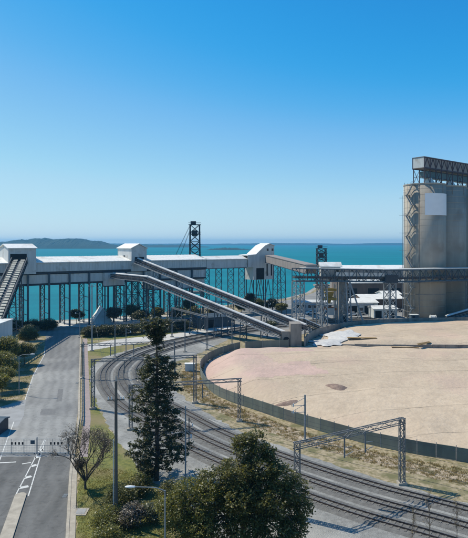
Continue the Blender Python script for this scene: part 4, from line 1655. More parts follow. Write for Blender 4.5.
# stair tower on the left flank of the first silo
st_a = math.radians(214)
stc = SC0 + Vector((math.cos(st_a), math.sin(st_a), 0)) * (SR + 1.3)
stt = thing('stair_tower', 'slim steel zigzag stair tower up the sunlit left flank of the nearest silo', 'stair tower', (stc.x, stc.y, 0))
rv = Vector((math.cos(st_a), math.sin(st_a), 0))
tv = Vector((-rv.y, rv.x, 0))
corners = [stc + rv * a * .95 + tv * b * 1.5 for a, b in ((-1, -1), (1, -1), (1, 1), (-1, 1))]
for c in corners:
    mb = MB()
    mb.beam(c + Vector((0, 0, -.2)), c + Vector((0, 0, SH + .8)), .13)
    mb.build('post', M['greysteel'], stt)
nfl = 13
fh = SH / nfl
for k in range(nfl):
    z0, z1 = k * fh, (k + 1) * fh
    sg = 1 if k % 2 else -1
    mb = MB()
    mb.beam(stc + tv * (1.3 * sg) + rv * (.4 * sg) + Vector((0, 0, z0 + .1)), stc - tv * (1.3 * sg) + rv * (.4 * sg) + Vector((0, 0, z1)), .75, .16)
    fl = mb.build('stair_flight', M['greysteel'], stt)
    mb = MB()
    mb.beam(stc + tv * (1.3 * sg) + rv * (.8 * sg) + Vector((0, 0, z0 + 1.1)), stc - tv * (1.3 * sg) + rv * (.8 * sg) + Vector((0, 0, z1 + 1.0)), .07)
    mb.build('handrail', M['greysteel'], fl)
    mb = MB()
    q0 = stc - tv * (1.45 * sg) + Vector((0, 0, z1))
    mb.beam(q0 - rv * 1.4, q0 + rv * 1.2, 1.0, .1)
    ld = mb.build('landing', M['greysteel'], stt)
    mb = MB()
    for zz in (.5, 1.0):
        mb.beam(q0 - tv * (.5 * sg) - rv * 1.2 + Vector((0, 0, zz)), q0 - tv * (.5 * sg) + rv * 1.2 + Vector((0, 0, zz)), .06)
    mb.build('handrail', M['greysteel'], ld)
mast_p = SC0 + Vector((math.cos(R(200)), math.sin(R(200)), 0)) * (SR + 2.6)
am = thing('thin_mast', 'thin mast with short cross arms beside the silo stair tower', 'mast', (mast_p.x, mast_p.y, 0))
mb = MB()
mb.tube(mast_p + Vector((0, 0, -.2)), mast_p + Vector((0, 0, 49)), .12, .07, 8)
mb.build('pole', M['greysteel'], am)
for z in (20, 27, 34, 41, 48):
    mb = MB()
    mb.beam(mast_p + Vector((-1.2, .2, z)), mast_p + Vector((1.5, -.1, z)), .09)
    mb.build('cross_arm', M['greysteel'], am)

# things at the silo foot
dr = thing('cable_drum', 'white drum lying on its side at the foot of the silo', 'drum', (76, 213.5, 0))
mb = MB()
mb.tube((75.0, 213.5, 1.25), (76.6, 213.1, 1.25), 1.25, n=20)
mb.build('drum', M['tank'], dr)
for a in ((74.9, 213.53), (76.7, 213.08)):
    mb = MB()
    mb.tube((a[0] - .05, a[1], 1.3), (a[0] + .05, a[1], 1.3), 1.35, n=20)
    mb.build('flange', M['tank'], dr)
cab = thing('equipment_cabin', 'dark equipment cabin standing at the foot of the nearest silo', 'cabin', (69.4, 214.6, 0))
mb = MB()
mb.box(67.6, 70.4, 213.4, 216, 0, 2.5)
mb.build('wall', M['bluesteel'], cab)
mb = MB()
mb.box(67.4, 70.6, 213.2, 216.2, 2.5, 2.66)
mb.build('roof', M['clad'], cab)
mb = MB()
mb.box(68.1, 69.0, 213.34, 213.39, .05, 2.1)
mb.build('door', M['dark'], cab)
lc = thing('loading_conveyor', 'white edged conveyor rising to the right before the silo foot', 'conveyor', (82, 211.5, 0))
conveyor(lc, [Vector((80.5, 211.8, .9)), Vector((102, 213.5, 6.8))], 1.8, 1.3, 1.5)
bent(lc, Vector((90, 212.5, 3.3)), Vector((1, .1, 0)), 1.8, .2, M['bluesteel'])
bent(lc, Vector((97, 213.0, 5.2)), Vector((1, .1, 0)), 1.8, .3, M['bluesteel'])

# ================================================================== YARD SHEDS
def shed(name, label, cx_, cy_, w, dp, h, rise, ang=0, wallm='clad', roofm='whiteroof', doors=(), windows=(), cat='shed', group=None, ov=.4):
    t = thing(name, label, cat, (cx_, cy_, 0), group)
    c, s_ = math.cos(ang), math.sin(ang)
    f = lambda x, y, z: (cx_ + x * c - y * s_, cy_ + x * s_ + y * c, z)
    mb = MB(); mb.xf = f
    pf = [(-w / 2, -dp / 2, -.1), (-w / 2, dp / 2, -.1), (-w / 2, dp / 2, h), (-w / 2, 0, h + rise), (-w / 2, -dp / 2, h)]
    extr_xf(mb, pf, (w, 0, 0))
    fixn(mb.build('wall', M[wallm], t))
    mb = MB(); mb.xf = f
    y1 = dp / 2 + ov
    e = rise * ov / (dp / 2)
    extr_xf(mb, [(-w / 2 - ov, -y1, h - e + .03), (-w / 2 - ov, 0, h + rise + .03), (-w / 2 - ov, y1, h - e + .03), (-w / 2 - ov, y1, h - e + .2), (-w / 2 - ov, 0, h + rise + .22), (-w / 2 - ov, -y1, h - e + .2)], (w + 2 * ov, 0, 0))
    fixn(mb.build('roof', M[roofm], t))
    for (x0, x1, z1) in doors:
        mb = MB(); mb.xf = f
        mb.box(x0, x1, -dp / 2 - .06, -dp / 2 - .01, 0, z1)
        fixn(mb.build('door', M['dark'], t))
    for (x0, x1, z0, z1) in windows:
        mb = MB(); mb.xf = f
        mb.box(x0, x1, -dp / 2 - .07, -dp / 2 - .01, z0, z1)
        fixn(mb.build('window', M['glass'], t))
    return t
shed('open_shed', 'low white roofed shed left of centre in the yard under the truss', 53, 243, 15, 12, 4.6, 1.3, R(8), 'clad', doors=((-5.5, -1.5, 3.4), (1.5, 5.0, 3.4)), windows=((-7, -6, 1.4, 2.6), (-.8, .8, 1.4, 2.6)))
shed('open_shed', 'long white roofed shed behind the small one, beside the silo', 67, 262, 20, 13, 4.4, 1.6, R(10), 'rustwall', doors=((-6, -2, 3.2), (2, 6.5, 3.2)))
shed('open_shed', 'small pale roofed shed tucked close to the silo stair tower', 75, 272, 9, 9, 5.4, 1.3, R(10), 'clad', doors=((-2, 2, 3.4),))
shed('open_shed', 'small white roofed shed nearest the stockpile wall', 60.5, 228, 9.5, 7, 3.5, .9, R(4), 'clad', doors=((-4.2, -1.6, 2.8), (.6, 3.6, 2.8)), windows=((-1.0, .1, 1.3, 2.2),))
shed('store_shed', 'long rust brown store shed with pale roof behind the yard sheds', 84, 312, 56, 16, 8.2, 1.4, R(4), 'rustwall', 'clad', doors=((-26, -18, 5.5), (-12, -6, 5.5), (0, 6, 5.5)))
shed('storage_hall', 'big dark storage hall with thin white roof edge behind the truss', 96, 352, 66, 26, 13.8, 2.2, R(4), 'cladbrown', 'whiteroof', doors=((-28, -20, 6),))
shed('site_office', 'long low pale office with a row of windows left of the yard', 35, 252, 17, 7, 3.6, .7, R(4), 'cladlight', 'cladlight', windows=tuple((-7.5 + 2.6 * k, -6.2 + 2.6 * k, 1.2, 2.5) for k in range(6)), doors=((7.0, 8.0, 2.2),), cat='office')
shed('tent_shed', 'small white steep roofed shed behind the gallery legs near the shore', -50, 211, 7.0, 6.5, 1.2, 4.6, R(112), 'cladlight', 'whiteroof')
shed('low_shed', 'low dark shed under the sloping conveyors beside the tracks', -8.5, 202, 13, 7, 3.6, .9, R(30), 'bluesteel', 'bluesteel', doors=((-3, 0, 2.8),))
shed('gate_house', 'small dark gatehouse by the driveway at the lower left edge', -38.6, 89.0, 4.2, 3.0, 1.8, .25, R(-4), 'darksteel', 'bluesteel', windows=((.6, 1.8, .9, 1.6),), cat='gatehouse', ov=.2)

def container(label, x, y, ang, m):
    t = thing('shipping_container', label, 'container', (x, y, 0), 'containers in the yard')
    c, s_ = math.cos(ang), math.sin(ang)
    f = lambda a, b, z: (x + a * c - b * s_, y + a * s_ + b * c, z)
    mb = MB(); mb.xf = f
    mb.box(-3, 3, -1.2, 1.2, .02, 2.6)
    fixn(mb.build('body', M[m], t))
    mb = MB(); mb.xf = f
    for k in range(16):
        xx = -2.8 + 5.6 * k / 15
        mb.box(xx - .07, xx + .07, -1.26, -1.2, .15, 2.5)
    o = fixn(mb.build('corrugation', M[m], t))
    o['kind'] = 'stuff'
    for sg_ in (0, 1):
        mb = MB(); mb.xf = f
        mb.box(3.0, 3.05, -1.15 + sg_ * 1.16, -.01 + sg_ * 1.16, .1, 2.5)
        fixn(mb.build('door', M[m], t))
container('rust red container between the office and the yard sheds', 46.5, 236, R(15), 'container')
container('blue container left of the truss tower', 16.5, 214, R(35), 'containerblue')
container('rust red container under the narrow gallery section', -2, 226, R(35), 'container')
container('blue container beside the low dark shed', -17, 203, R(30), 'containerblue')
# pipe rack posts in front of the office
pr_ = thing('pipe_rack', 'low steel pipe rack crossing the yard under the truss', 'pipe rack', (42, 222, 0))
for k in range(6):
    x = 31 + 4.6 * k
    y = 219 + .6 * k
    mb = MB()
    mb.beam((x, y, -.1), (x, y, 5.2), .28)
    mb.beam((x, y + 2.2, -.1), (x, y + 2.2, 5.2), .28)
    mb.beam((x, y - .3, 5.3), (x, y + 2.5, 5.3), .24)
    mb.build('portal', M['greysteel'], pr_)
for o in (.3, 1.0, 1.8):
    mb = MB()
    mb.tube((30, 218.9 + o, 5.6), (55.5, 222.1 + o, 5.6), .2, n=8)
    mb.build('pipe', M['greysteel'], pr_)

# ================================================================== SHIP LOADER TOWERS OUT ON THE WATER
def loader(label, x, y, zt, w, boom):
    t = thing('ship_loader_tower', label, 'lattice tower', (x, y, -3))
    for a in (-1, 1):
        for b in (-1, 1):
            mb = MB()
            mb.tube((x + a * w * .55, y + b * w * .55, -6), (x + a * w * .55, y + b * w * .55, 1.2), .45, n=8)
            mb.build('pile', M['oldconcrete'], t)
    mb = MB()
    mb.box(x - w * .75, x + w * .75, y - w * .75, y + w * .75, 1.2, 2.2)
    mb.build('platform', M['oldconcrete'], t)
    h = w / 2
    b = [(x - h, y - h, 2.2), (x + h, y - h, 2.2), (x + h, y + h, 2.2), (x - h, y + h, 2.2)]
    k = .86
    tt = [(x - h * k, y - h * k, zt), (x + h * k, y - h * k, zt), (x + h * k, y + h * k, zt), (x - h * k, y + h * k, zt)]
    mb = MB()
    mb.lattice(b, tt, 8, .5, .26)
    mb.build('lattice', M['darksteel'], t)
    for f in (.55, .7, .86, 1.0):
        z = 2.2 + (zt - 2.2) * f
        mb = MB()
        mb.box(x - h * 1.1, x + h * 1.1, y - h * 1.1, y + h * 1.1, z - .15, z + .1)
        pf = mb.build('deck', M['darksteel'], t)
        mb = MB()
        for (ax, ay), (bx, by) in (((-1, -1), (1, -1)), ((1, -1), (1, 1)), ((1, 1), (-1, 1)), ((-1, 1), (-1, -1))):
            mb.beam((x + ax * h * 1.1, y + ay * h * 1.1, z + 1.1), (x + bx * h * 1.1, y + by * h * 1.1, z + 1.1), .1)
        mb.build('handrail', M['darksteel'], pf)
    mb = MB()
    mb.box(x - 1.6, x + 1.4, y - 1.2, y + 1.4, zt - 6.5, zt - 3.2)
    mb.build('machinery_house', M['darksteel'], t)
    mb = MB()
    mb.box(x - 2.4, x + .6, y - 1.0, y + 1.0, zt + .1, zt + 2.0)
    mb.build('sheave_head', M['darksteel'], t)
    if boom:
        mb = MB()
        for dy in (-1.5, 1.5):
            mb.beam((x - h, y + dy, zt - 1), (x - 13, y + dy, 19), .12)
            mb.beam((x - h, y + dy, zt - 4), (x - 9.5, y + dy, 20), .12)
            mb.beam((x - h, y + dy, 18.5), (x - 15, y + dy, 19), .6)
        mb.build('stay_and_boom', M['darksteel'], t)
loader('dark lattice ship loader tower with stays rising above the gallery roof', -22.5, 322, 40.5, 6.2, True)
loader('shorter dark lattice loader tower out on the water left of the truss head house', 58.5, 375, 26.5, 6.4, False)

# ================================================================== RAILWAY MASTS, GANTRIES, WIRES
def lattice_post(name, p, h, w, m, root):
    p = Vector(p)
    a = w / 2
    b = [p + Vector((x, y, -.1)) for x, y in ((-a, -a), (a, -a), (a, a), (-a, a))]
    t_ = [v + Vector((0, 0, h + .1)) for v in b]
    mb = MB()
    mb.lattice(b, t_, max(5, int(h / .9)), .085, .045)
    o = mb.build(name, m, root)
    mb = MB()
    mb.box(p.x - a - .25, p.x + a + .25, p.y - a - .25, p.y + a + .25, -.2, .3)
    mb.build('footing', M['concrete'], o)
    return o
def gantry(label, A, B, h, m, latt=True, drops=(), w=.55, depth=.6):
    A, B = Vector((*A, 0)), Vector((*B, 0))
    t = thing('rail_gantry', label, 'gantry', (A.x, A.y, 0), 'overhead line gantries across the tracks')
    for P_ in (A, B):
        if latt:
            lattice_post('post', P_, h, w, m, t)
        else:
            mb = MB()
            mb.beam(P_ + Vector((0, 0, -.1)), P_ + Vector((0, 0, h)), .26)
            o = mb.build('post', m, t)
            mb = MB()
            mb.box(P_.x - .45, P_.x + .45, P_.y - .45, P_.y + .45, -.2, .25)
            mb.build('footing', M['concrete'], o)
    d = (B - A).normalized()
    s_ = Vector((-d.y, d.x, 0)) * (w / 2 * .8)
    mb = MB()
    L = (B - A).length
    n = max(4, int(L / 1.1))
    A2, B2 = A - d * .4, B + d * .4
    for sg in (1, -1):
        for z in (h - depth, h):
            mb.beam(A2 + s_ * sg + Vector((0, 0, z)), B2 + s_ * sg + Vector((0, 0, z)), .08)
    for k in range(n):
        f0, f1 = k / n, (k + 1) / n
        for sg in (1, -1):
            a, b = A2.lerp(B2, f0) + s_ * sg, A2.lerp(B2, f1) + s_ * sg
            za, zb = (h, h - depth) if k % 2 else (h - depth, h)
            mb.beam(a + Vector((0, 0, za)), b + Vector((0, 0, zb)), .045)
        mb.beam(A2.lerp(B2, f0) + s_ + Vector((0, 0, h)), A2.lerp(B2, f1) - s_ + Vector((0, 0, h)), .05)
    mb.build('truss_beam', m, t)
    for f in drops:
        P_ = A.lerp(B, f)
        mb = MB()
        mb.tube(P_ + Vector((0, 0, h - depth + .05)), P_ + Vector((0, 0, h - depth - 2.4)), .09, n=8)
        o = mb.build('drop_tube', m, t)
        mb = MB()
        mb.beam(P_ + Vector((0, 0, h - depth - 2.2)), P_ + d * 1.3 + Vector((0, 0, h - depth - 1.9)), .06)
        mb.beam(P_ + Vector((0, 0, h - depth - 1.2)), P_ + d * 1.2 + Vector((0, 0, h - depth - 1.3)), .06)
        mb.build('registration_arm', M['greysteel'], o)
    return t
gantry('nearest lattice gantry over the tracks, at the lower right', (6.9, 61.2), (20.9, 69.7), 8.2, M['gantrysteel'], True, (.42, .62), .6, .65)
gantry('lattice gantry whose teal left post stands behind the tall pine', (-16.6, 90), (.9, 94.3), 7.2, M['gantrysteel'], True, (.35, .65), .5, .5)
gantry('gantry from the roadside lattice mast to the mast by the fence bend', G(93, 409)[:2], G(195, 403)[:2], 9.0, M['gantrysteel'], True, (.3, .6, .8), .55, .45)
gantry('thin gantry starting beside the roadside footpath behind the pine top', (-33.6, 124), (-13.6, 128), 7.6, M['gantrysteel'], False, (.3, .55), .4, .45)
gantry('far gantry over the curve between the grass and the service road', G(115, 357)[:2], G(185, 352)[:2], 9.0, M['gantrysteel'], False, (.4, .7), .4, .4)
gantry('far gantry by the dark low shed, left of the fence end', G(207, 350)[:2], G(172, 337)[:2], 9.5, M['gantrysteel'], True, (.4, .7), .5, .4)
gantry('farthest gantry of the line, under the sloping conveyors', G(232, 344)[:2], G(205, 330)[:2], 9.0, M['gantrysteel'], False, (.5,), .4, .4)

def mast(name, label, p, h, r, m, arms=(), cat='mast', group=None):
    t = thing(name, label, cat, (p[0], p[1], 0), group)
    p = Vector((p[0], p[1], 0))
    mb = MB()
    mb.tube(p + Vector((0, 0, -.2)), p + Vector((0, 0, h)), r, r * .8, 10)
    mb.build('pole', m, t, smooth=False)
    mb = MB()
    mb.box(p.x - r - .25, p.x + r + .25, p.y - r - .25, p.y + r + .25, -.1, .25)
    mb.build('footing', M['concrete'], t)
    for (z, dx, dy) in arms:
        mb = MB()
        mb.beam(p + Vector((0, 0, z)), p + Vector((dx, dy, z + .25)), .08)
        mb.beam(p + Vector((0, 0, z + 1.2)), p + Vector((dx, dy, z + .35)), .05)
        o = mb.build('cross_arm', m, t)
        mb = MB()
        mb.tube(p + Vector((dx * .85, dy * .85, z + .1)), p + Vector((dx * .85, dy * .85, z + .55)), .09, n=8)
        mb.build('insulator', M['lampwhite'], o)
    return t
mast('rail_mast', 'lone grey mast beside the fence, rising against the stockpile', G(305, 441)[:2], 7.0, .17, M['greysteel'], ((5.4, -2.2, -1.2), (4.4, -2.2, -1.2)))
mast('light_mast', 'tall grey light mast right of the road in front of the gallery', G(92, 351)[:2], 18.5, .2, M['greysteel'], ((17.8, 1.0, 0), (17.8, -1.0, 0)))
mast('light_mast', 'grey light mast by the footpath at the road bend', (-49.0, 178), 8, .12, M['greysteel'], ((7.4, -1.6, 0),))
mast('signal_post', 'thin dark twin signal post standing right of the tall pine', G(185.5, 488)[:2], 10.0, .10, M['greysteel'], ((6.0, .8, 0),))
mast('signal_post', 'shorter thin dark signal post close beside the taller one', G(189, 449)[:2], 4.6, .09, M['darksteel'], ((3.2, .6, 0),))
mast('rail_mast', 'slim grey mast left of the far curve by the grass strip', G(126, 352)[:2], 6.5, .12, M['greysteel'], ((5.2, 1.4, .4),))
mast('rail_mast', 'grey mast in the yard left of the truss tower', G(265, 322)[:2], 11, .14, M['greysteel'], ((9.5, 1.4, .4),))

yl = 'slim light poles about the yard'
for i, (x, y, h, lab) in enumerate(((12, 196, 9, 'slim light pole just left of the truss tower foot'), (28, 228, 10, 'slim light pole before the low pale office'), (47, 226, 9, 'slim light pole left of the small shed'), (8, 214, 9, 'slim light pole below the stepped head house'), (-4, 196, 9, 'slim light pole under the sloping conveyors'), (64, 236, 8, 'slim light pole between the small shed and the silo'))):
    mast('light_pole', lab, (x, y), h, .09, M['greysteel'], ((h - .6, .9, 0),), 'light pole', yl)
# overhead wires along each track
for k, off in enumerate((0, 3.9, 7.8)):
    line = resample(offset(TC, off), 3.0)
    t = thing('overhead_wire', ['overhead line wire above the track nearest the stockpile', 'overhead line wire above the middle track', 'overhead line wire above the track nearest the road'][k], 'wire', (line[0].x, line[0].y, 0), 'overhead line wires')
    mb = MB()
    for p, q in zip(line, line[1:]):
        mb.beam(p + Vector((0, 0, 5.5)), q + Vector((0, 0, 5.5)), .022)
    mb.build('contact_wire', M['darksteel'], t)
    mb = MB()
    n = len(line)
    for i in range(n - 1):
        za = 6.5 - .5 * math.sin(math.pi * ((i * 3 % 36) / 36))
        zb = 6.5 - .5 * math.sin(math.pi * (((i * 3 % 36) + 3) / 36))
        mb.beam(line[i] + Vector((0, 0, za)), line[i + 1] + Vector((0, 0, zb)), .02)
        if i % 3 == 0:
            mb.beam(line[i] + Vector((0, 0, 5.5)), line[i] + Vector((0, 0, za)), .012)
    mb.build('messenger_wire', M['darksteel'], t)

# timber power pole in front
pp = G(116, 523)
P0 = Vector((pp[0], pp[1], 0))
pole = thing('power_pole', 'tall dark timber power pole rising from the shrubs in front', 'power pole', P0)
mb = MB()
mb.tube(P0 + Vector((0, 0, -.3)), P0 + Vector((0, 0, 15.2)), .2, .14, 14)
mb.build('pole', M['timberpole'], pole, smooth=False)
mb = MB()
mb.tube(P0 + Vector((0, 0, 15.2)), P0 + Vector((0, 0, 15.75)), .07, .05, 8)
mb.build('top_pin', M['greysteel'], pole)
mb = MB()
mb.beam(P0 + Vector((-.9, -.1, 13.2)), P0 + Vector((.9, .1, 13.2)), .12)
arm = mb.build('cross_arm', M['timberpole'], pole)
for x in (-.8, -.45, .5, .8):
    mb = MB()
    mb.tube(P0 + Vector((x, x * .11, 13.26)), P0 + Vector((x, x * .11, 13.55)), .07, .05, 8)
    mb.build('insulator', M['lampwhite'], arm)
mb = MB()
mb.tube(P0 + Vector((-.27, -.05, .0)), P0 + Vector((-.27, -.05, 9)), .045, n=6)
mb.build('cable_conduit', M['lampwhite'], pole)
def wire(label, a, b, sag, r=.018, n=14):
    a, b = Vector(a), Vector(b)
    mb = MB()
    pts = [a.lerp(b, i / n) - Vector((0, 0, sag * 4 * (i / n) * (1 - i / n))) for i in range(n + 1)]
    mb.path(pts, r, 5)
    o = mb.build('power_line', M['darksteel'])
    return tag(o, label, 'power line', 'power lines from the timber pole')
wire('power line running from the timber pole to the tall light mast up the road', P0 + Vector((-.45, -.05, 13.5)), Vector(G(92, 351)) + Vector((-.85, 0, 18.3)), 1.5)

# street lamps
def street_lamp(label, p, h, ax, ay, m='greysteel', base_z=0):
    p = Vector((p[0], p[1], base_z))
    t = thing('street_lamp', label, 'street lamp', p)
    mb = MB()
    mb.tube(p + Vector((0, 0, -.2)), p + Vector((0, 0, h)), .10, .06, 10)
    mb.build('pole', M[m], t)
    e = p + Vector((ax, ay, h + .35))
    mb = MB()
    mb.path([p + Vector((0, 0, h - .05)), p + Vector((ax * .3, ay * .3, h + .25)), e], .045, 8)
    arm = mb.build('arm', M[m], t)
    d = Vector((ax, ay, .04)).normalized()
    s_ = Vector((-d.y, d.x, 0))
    mb = MB()
    rings = [(0, .06, .05), (.12, .13, .09), (.45, .17, .12), (.78, .13, .09), (.92, .04, .03)]
    vs, fs = [], []
    for (l, w, hh) in rings:
        for i in range(10):
            a = 2 * math.pi * i / 10
            vs.append(e + d * l + s_ * (math.cos(a) * w) + Vector((0, 0, math.sin(a) * hh)))
    for r_ in range(len(rings) - 1):
        for i in range(10):
            fs.append((r_ * 10 + i, r_ * 10 + (i + 1) % 10, (r_ + 1) * 10 + (i + 1) % 10, (r_ + 1) * 10 + i))
    fs += [tuple(range(10)), tuple(range(49, 39, -1))]
    mb.add(vs, fs)
    fixn(mb.build('lamp_head', M['lampwhite'], t, smooth=True))
    return t
sl = G(164.5, 486, 8.6)
street_lamp('street lamp with a white head reaching left over the front shrubs', (-6.1, 49.5), 8.15, -2.6, -.1)
street_lamp('thin street lamp among the trees on the left verge', (-42.6, 111), 7.6, 2.2, .1)

# ================================================================== ROADSIDE
gr = thing('guard_rail', 'long pale guard rail with posts along the right edge of the road', 'guard rail', (road_r(92) + .75, 92, 0))
ds = np.arange(92, 172, 2.5)
for i in range(len(ds) - 1):
    a, b = Vector((road_r(ds[i]) + .72, ds[i], .7)), Vector((road_r(ds[i + 1]) + .72, ds[i + 1], .7))
    mb = MB()
    mb.beam(a, b, .06, .34)
    mb.build('rail_length', M['greysteel'], gr)
for d_ in ds:
    mb = MB()
    mb.beam((road_r(d_) + .82, d_, -.1), (road_r(d_) + .82, d_, .9), .12)
    mb.build('post', M['greysteel'], gr)

def gate_leaf(label, xa, xb, y, sign):
    t = thing('road_gate', label, 'gate', (xa, y, 0), 'mesh gates across the road')
    h = 2.15
    mb = MB()
    for z, w in ((h, .05), (.16, .13), (1.25, .03)):
        mb.beam((xa, y, z), (xb, y, z), w)
    nn = 4
    for k in range(nn + 1):
        x = xa + (xb - xa) * k / nn
        mb.beam((x, y, .05), (x, y, h), .045)
    mb.build('frame', M['greysteel'], t)
    mb = MB()
    n = int((xb - xa) / .22)
    for k in range(n):
        x = xa + (xb - xa) * (k + .5) / n
        mb.tube((x, y, .2), (x, y, h), .008, n=4)
    for k in range(8):
        mb.tube((xa, y, .3 + k * .23), (xb, y, .3 + k * .23), .008, n=4)
    o = mb.build('mesh_infill', M['greysteel'], t)
    o['kind'] = 'stuff'
    for x in sign:
        mb = MB()
        mb.box(x - .11, x + .11, y - .06, y - .03, 1.35, 1.72)
        mb.build('dark_plate', M['dark'], t)
    for x in (xa + .3, xb - .3):
        mb = MB()
        mb.tube((x, y - .04, .1), (x, y + .04, .1), .1, n=10)
        mb.build('wheel', M['tyre'], t)
    return t
GY = 79.6
gx = lambda x: (x - CX) * GY / FPX
gate_leaf('left leaf of the mesh gate across the road', gx(-14), gx(36.6), GY, [gx(12 + 3.6 * k) for k in range(4)])
gate_leaf('right leaf of the mesh gate across the road, nearer the bare tree', gx(37.4), gx(67.5), GY, [gx(51 + 3.6 * k) for k in range(4)])
sg = thing('gate_sign', 'small dark sign plate hung at the middle of the road gate', 'sign', (gx(33), GY - .15, 1.6))
mb = MB()
mb.box(gx(31), gx(35), GY - .2, GY - .16, 1.5, 2.0)
mb.build('plate', M['bluesteel'], sg)
mb = MB()
mb.box(gx(31) - .03, gx(35) + .03, GY - .155, GY - .13, 1.47, 2.03)
mb.build('backing', M['clad'], sg)
for nm, x in (('gate post standing beside the bare tree', 68.6), ('gate post where the two road gate leaves meet', 37.0)):
    t = thing('gate_post', nm, 'gate post', (gx(x), GY, 0))
    mb = MB()
    mb.tube((gx(x), GY, -.2), (gx(x), GY, 2.35), .075, n=10)
    mb.build('post', M['greysteel'], t)
    mb = MB()
    mb.tube((gx(x), GY, 2.35), (gx(x), GY, 2.42), .095, .04, n=10)
    mb.build('cap', M['greysteel'], t)
for i, (d_, lab) in enumerate(((66.5, 'dark drain grate at the kerb level with the traffic island nose'), (88, 'dark drain grate at the kerb beyond the road gate'), (120, 'dark drain grate at the kerb beside the guard rail'))):
    x, y = road_r(d_) - .35, d_
    t = thing('drain_grate', lab, 'drain', (x, y, 0), 'drain grates along the kerb')
    mb = MB()
    mb.box(x - .28, x + .28, y - .5, y + .5, -.05, .022)
    mb.build('frame', M['dark'], t)
    for k in range(5):
        mb = MB()
        mb.box(x - .26, x + .26, y - .42 + .2 * k - .05, y - .42 + .2 * k + .05, .022, .034)
        mb.build('bar', M['greysteel'], t)
# concrete pit cover on the front verge
pc = thing('pit_cover', 'square pale concrete pit cover in the grass under the bare tree', 'pit cover', (*G(81, 512)[:2], 0))
x, y, _ = G(81, 512)
mb = MB()
mb.box(x - .75, x + .75, y - .85, y + .85, -.05, .07)
mb.build('slab', M['concrete'], pc)
mb = MB()
mb.box(x - .5, x + .5, y - .6, y + .6, .07, .09)
mb.build('lid', M['driveway'], pc)
cb = thing('equipment_cabinet', 'pale trackside equipment cabinet on the dirt by the fence bend', 'cabinet', (*G(190, 371)[:2], 0))
x, y, _ = G(190, 371)
mb = MB()
mb.box(x - 1.1, x + 1.1, y - .6, y + .6, -.05, 1.7)
mb.build('body', M['cladlight'], cb)
mb = MB()
mb.box(x - 1.25, x + 1.25, y - .75, y + .75, 1.7, 1.82)
mb.build('roof', M['whiteroof'], cb)
for k in (-.55, .55):
    mb = MB()
    mb.box(x + k - .48, x + k + .48, y - .63, y - .605, .1, 1.6)
    mb.build('door', M['clad'], cb)

# ================================================================== CARS
def car(label, p, ang, paint, grp):
    t = thing('parked_car', label, 'car', (0, 0, 0), grp)
    L_, Wd = 4.3, 1.75
    prof_ = [(-2.15, .35), (-2.15, .85), (-1.3, .98), (1.45, 1.0), (2.1, .92), (2.15, .4)]
    mb = MB()
    mb.extr([(x, -Wd / 2, z) for x, z in prof_], (0, Wd, 0))
    fixn(mb.build('body', M[paint], t))
    cabp = [(-1.25, .97), (-.65, 1.42), (.85, 1.44), (1.5, .99)]
    mb = MB()
    vs = [(x, -Wd / 2 + .06 + (z - .97) * .25, z) for x, z in cabp] + [(x, Wd / 2 - .06 - (z - .97) * .25, z) for x, z in cabp]
    mb.add(vs, [(0, 1, 2, 3), (7, 6, 5, 4), (0, 4, 5, 1), (1, 5, 6, 2), (2, 6, 7, 3), (3, 7, 4, 0)])
    fixn(mb.build('windows', M['glass'], t))
    mb = MB()
    mb.box(-.62, .82, -Wd / 2 + .19, Wd / 2 - .19, 1.44, 1.48)
    mb.build('roof', M[paint], t)
    for x in (-1.35, 1.35):
        for y in (-.8, .8):
            mb = MB()
            mb.tube((x, y - .1, .32), (x, y + .1, .32), .32, n=12)
            mb.build('wheel', M['tyre'], t)
    t.location = (p[0], p[1], 0.012)
    t.rotation_euler = (0, 0, ang)
    return t
g_ = 'cars parked in the yard'
car('white car parked in the yard in front of the long low office', (32.5, 236, 0), R(10), 'carwhite', g_)
car('dark blue car parked in the yard right of the white one', (39.5, 237, 0), R(8), 'carblue', g_)
car('dark blue car beside the sheds nearest the silo', (66.6, 243.5, 0), R(12), 'carblue', g_)
car('silver car beside the sheds nearest the silo', (71.2, 243.8, 0), R(12), 'carsilver', g_)
car('white car parked left of the small shed by the stockpile wall', (49.0, 231.5, 0), R(5), 'carwhite', g_)
car('white car left of the silver one by the truss tower', (6.5, 203.5, 0), R(40), 'carwhite', g_)
car('red car parked at the right end of the office', (45.8, 245.0, 0), R(80), 'carred', g_)
car('silver car parked between the office and the small shed', (52.4, 233.0, 0), R(8), 'carsilver', g_)
car('silver car on the yard left of the truss tower', (14.0, 206.5, 0), R(40), 'carsilver', g_)

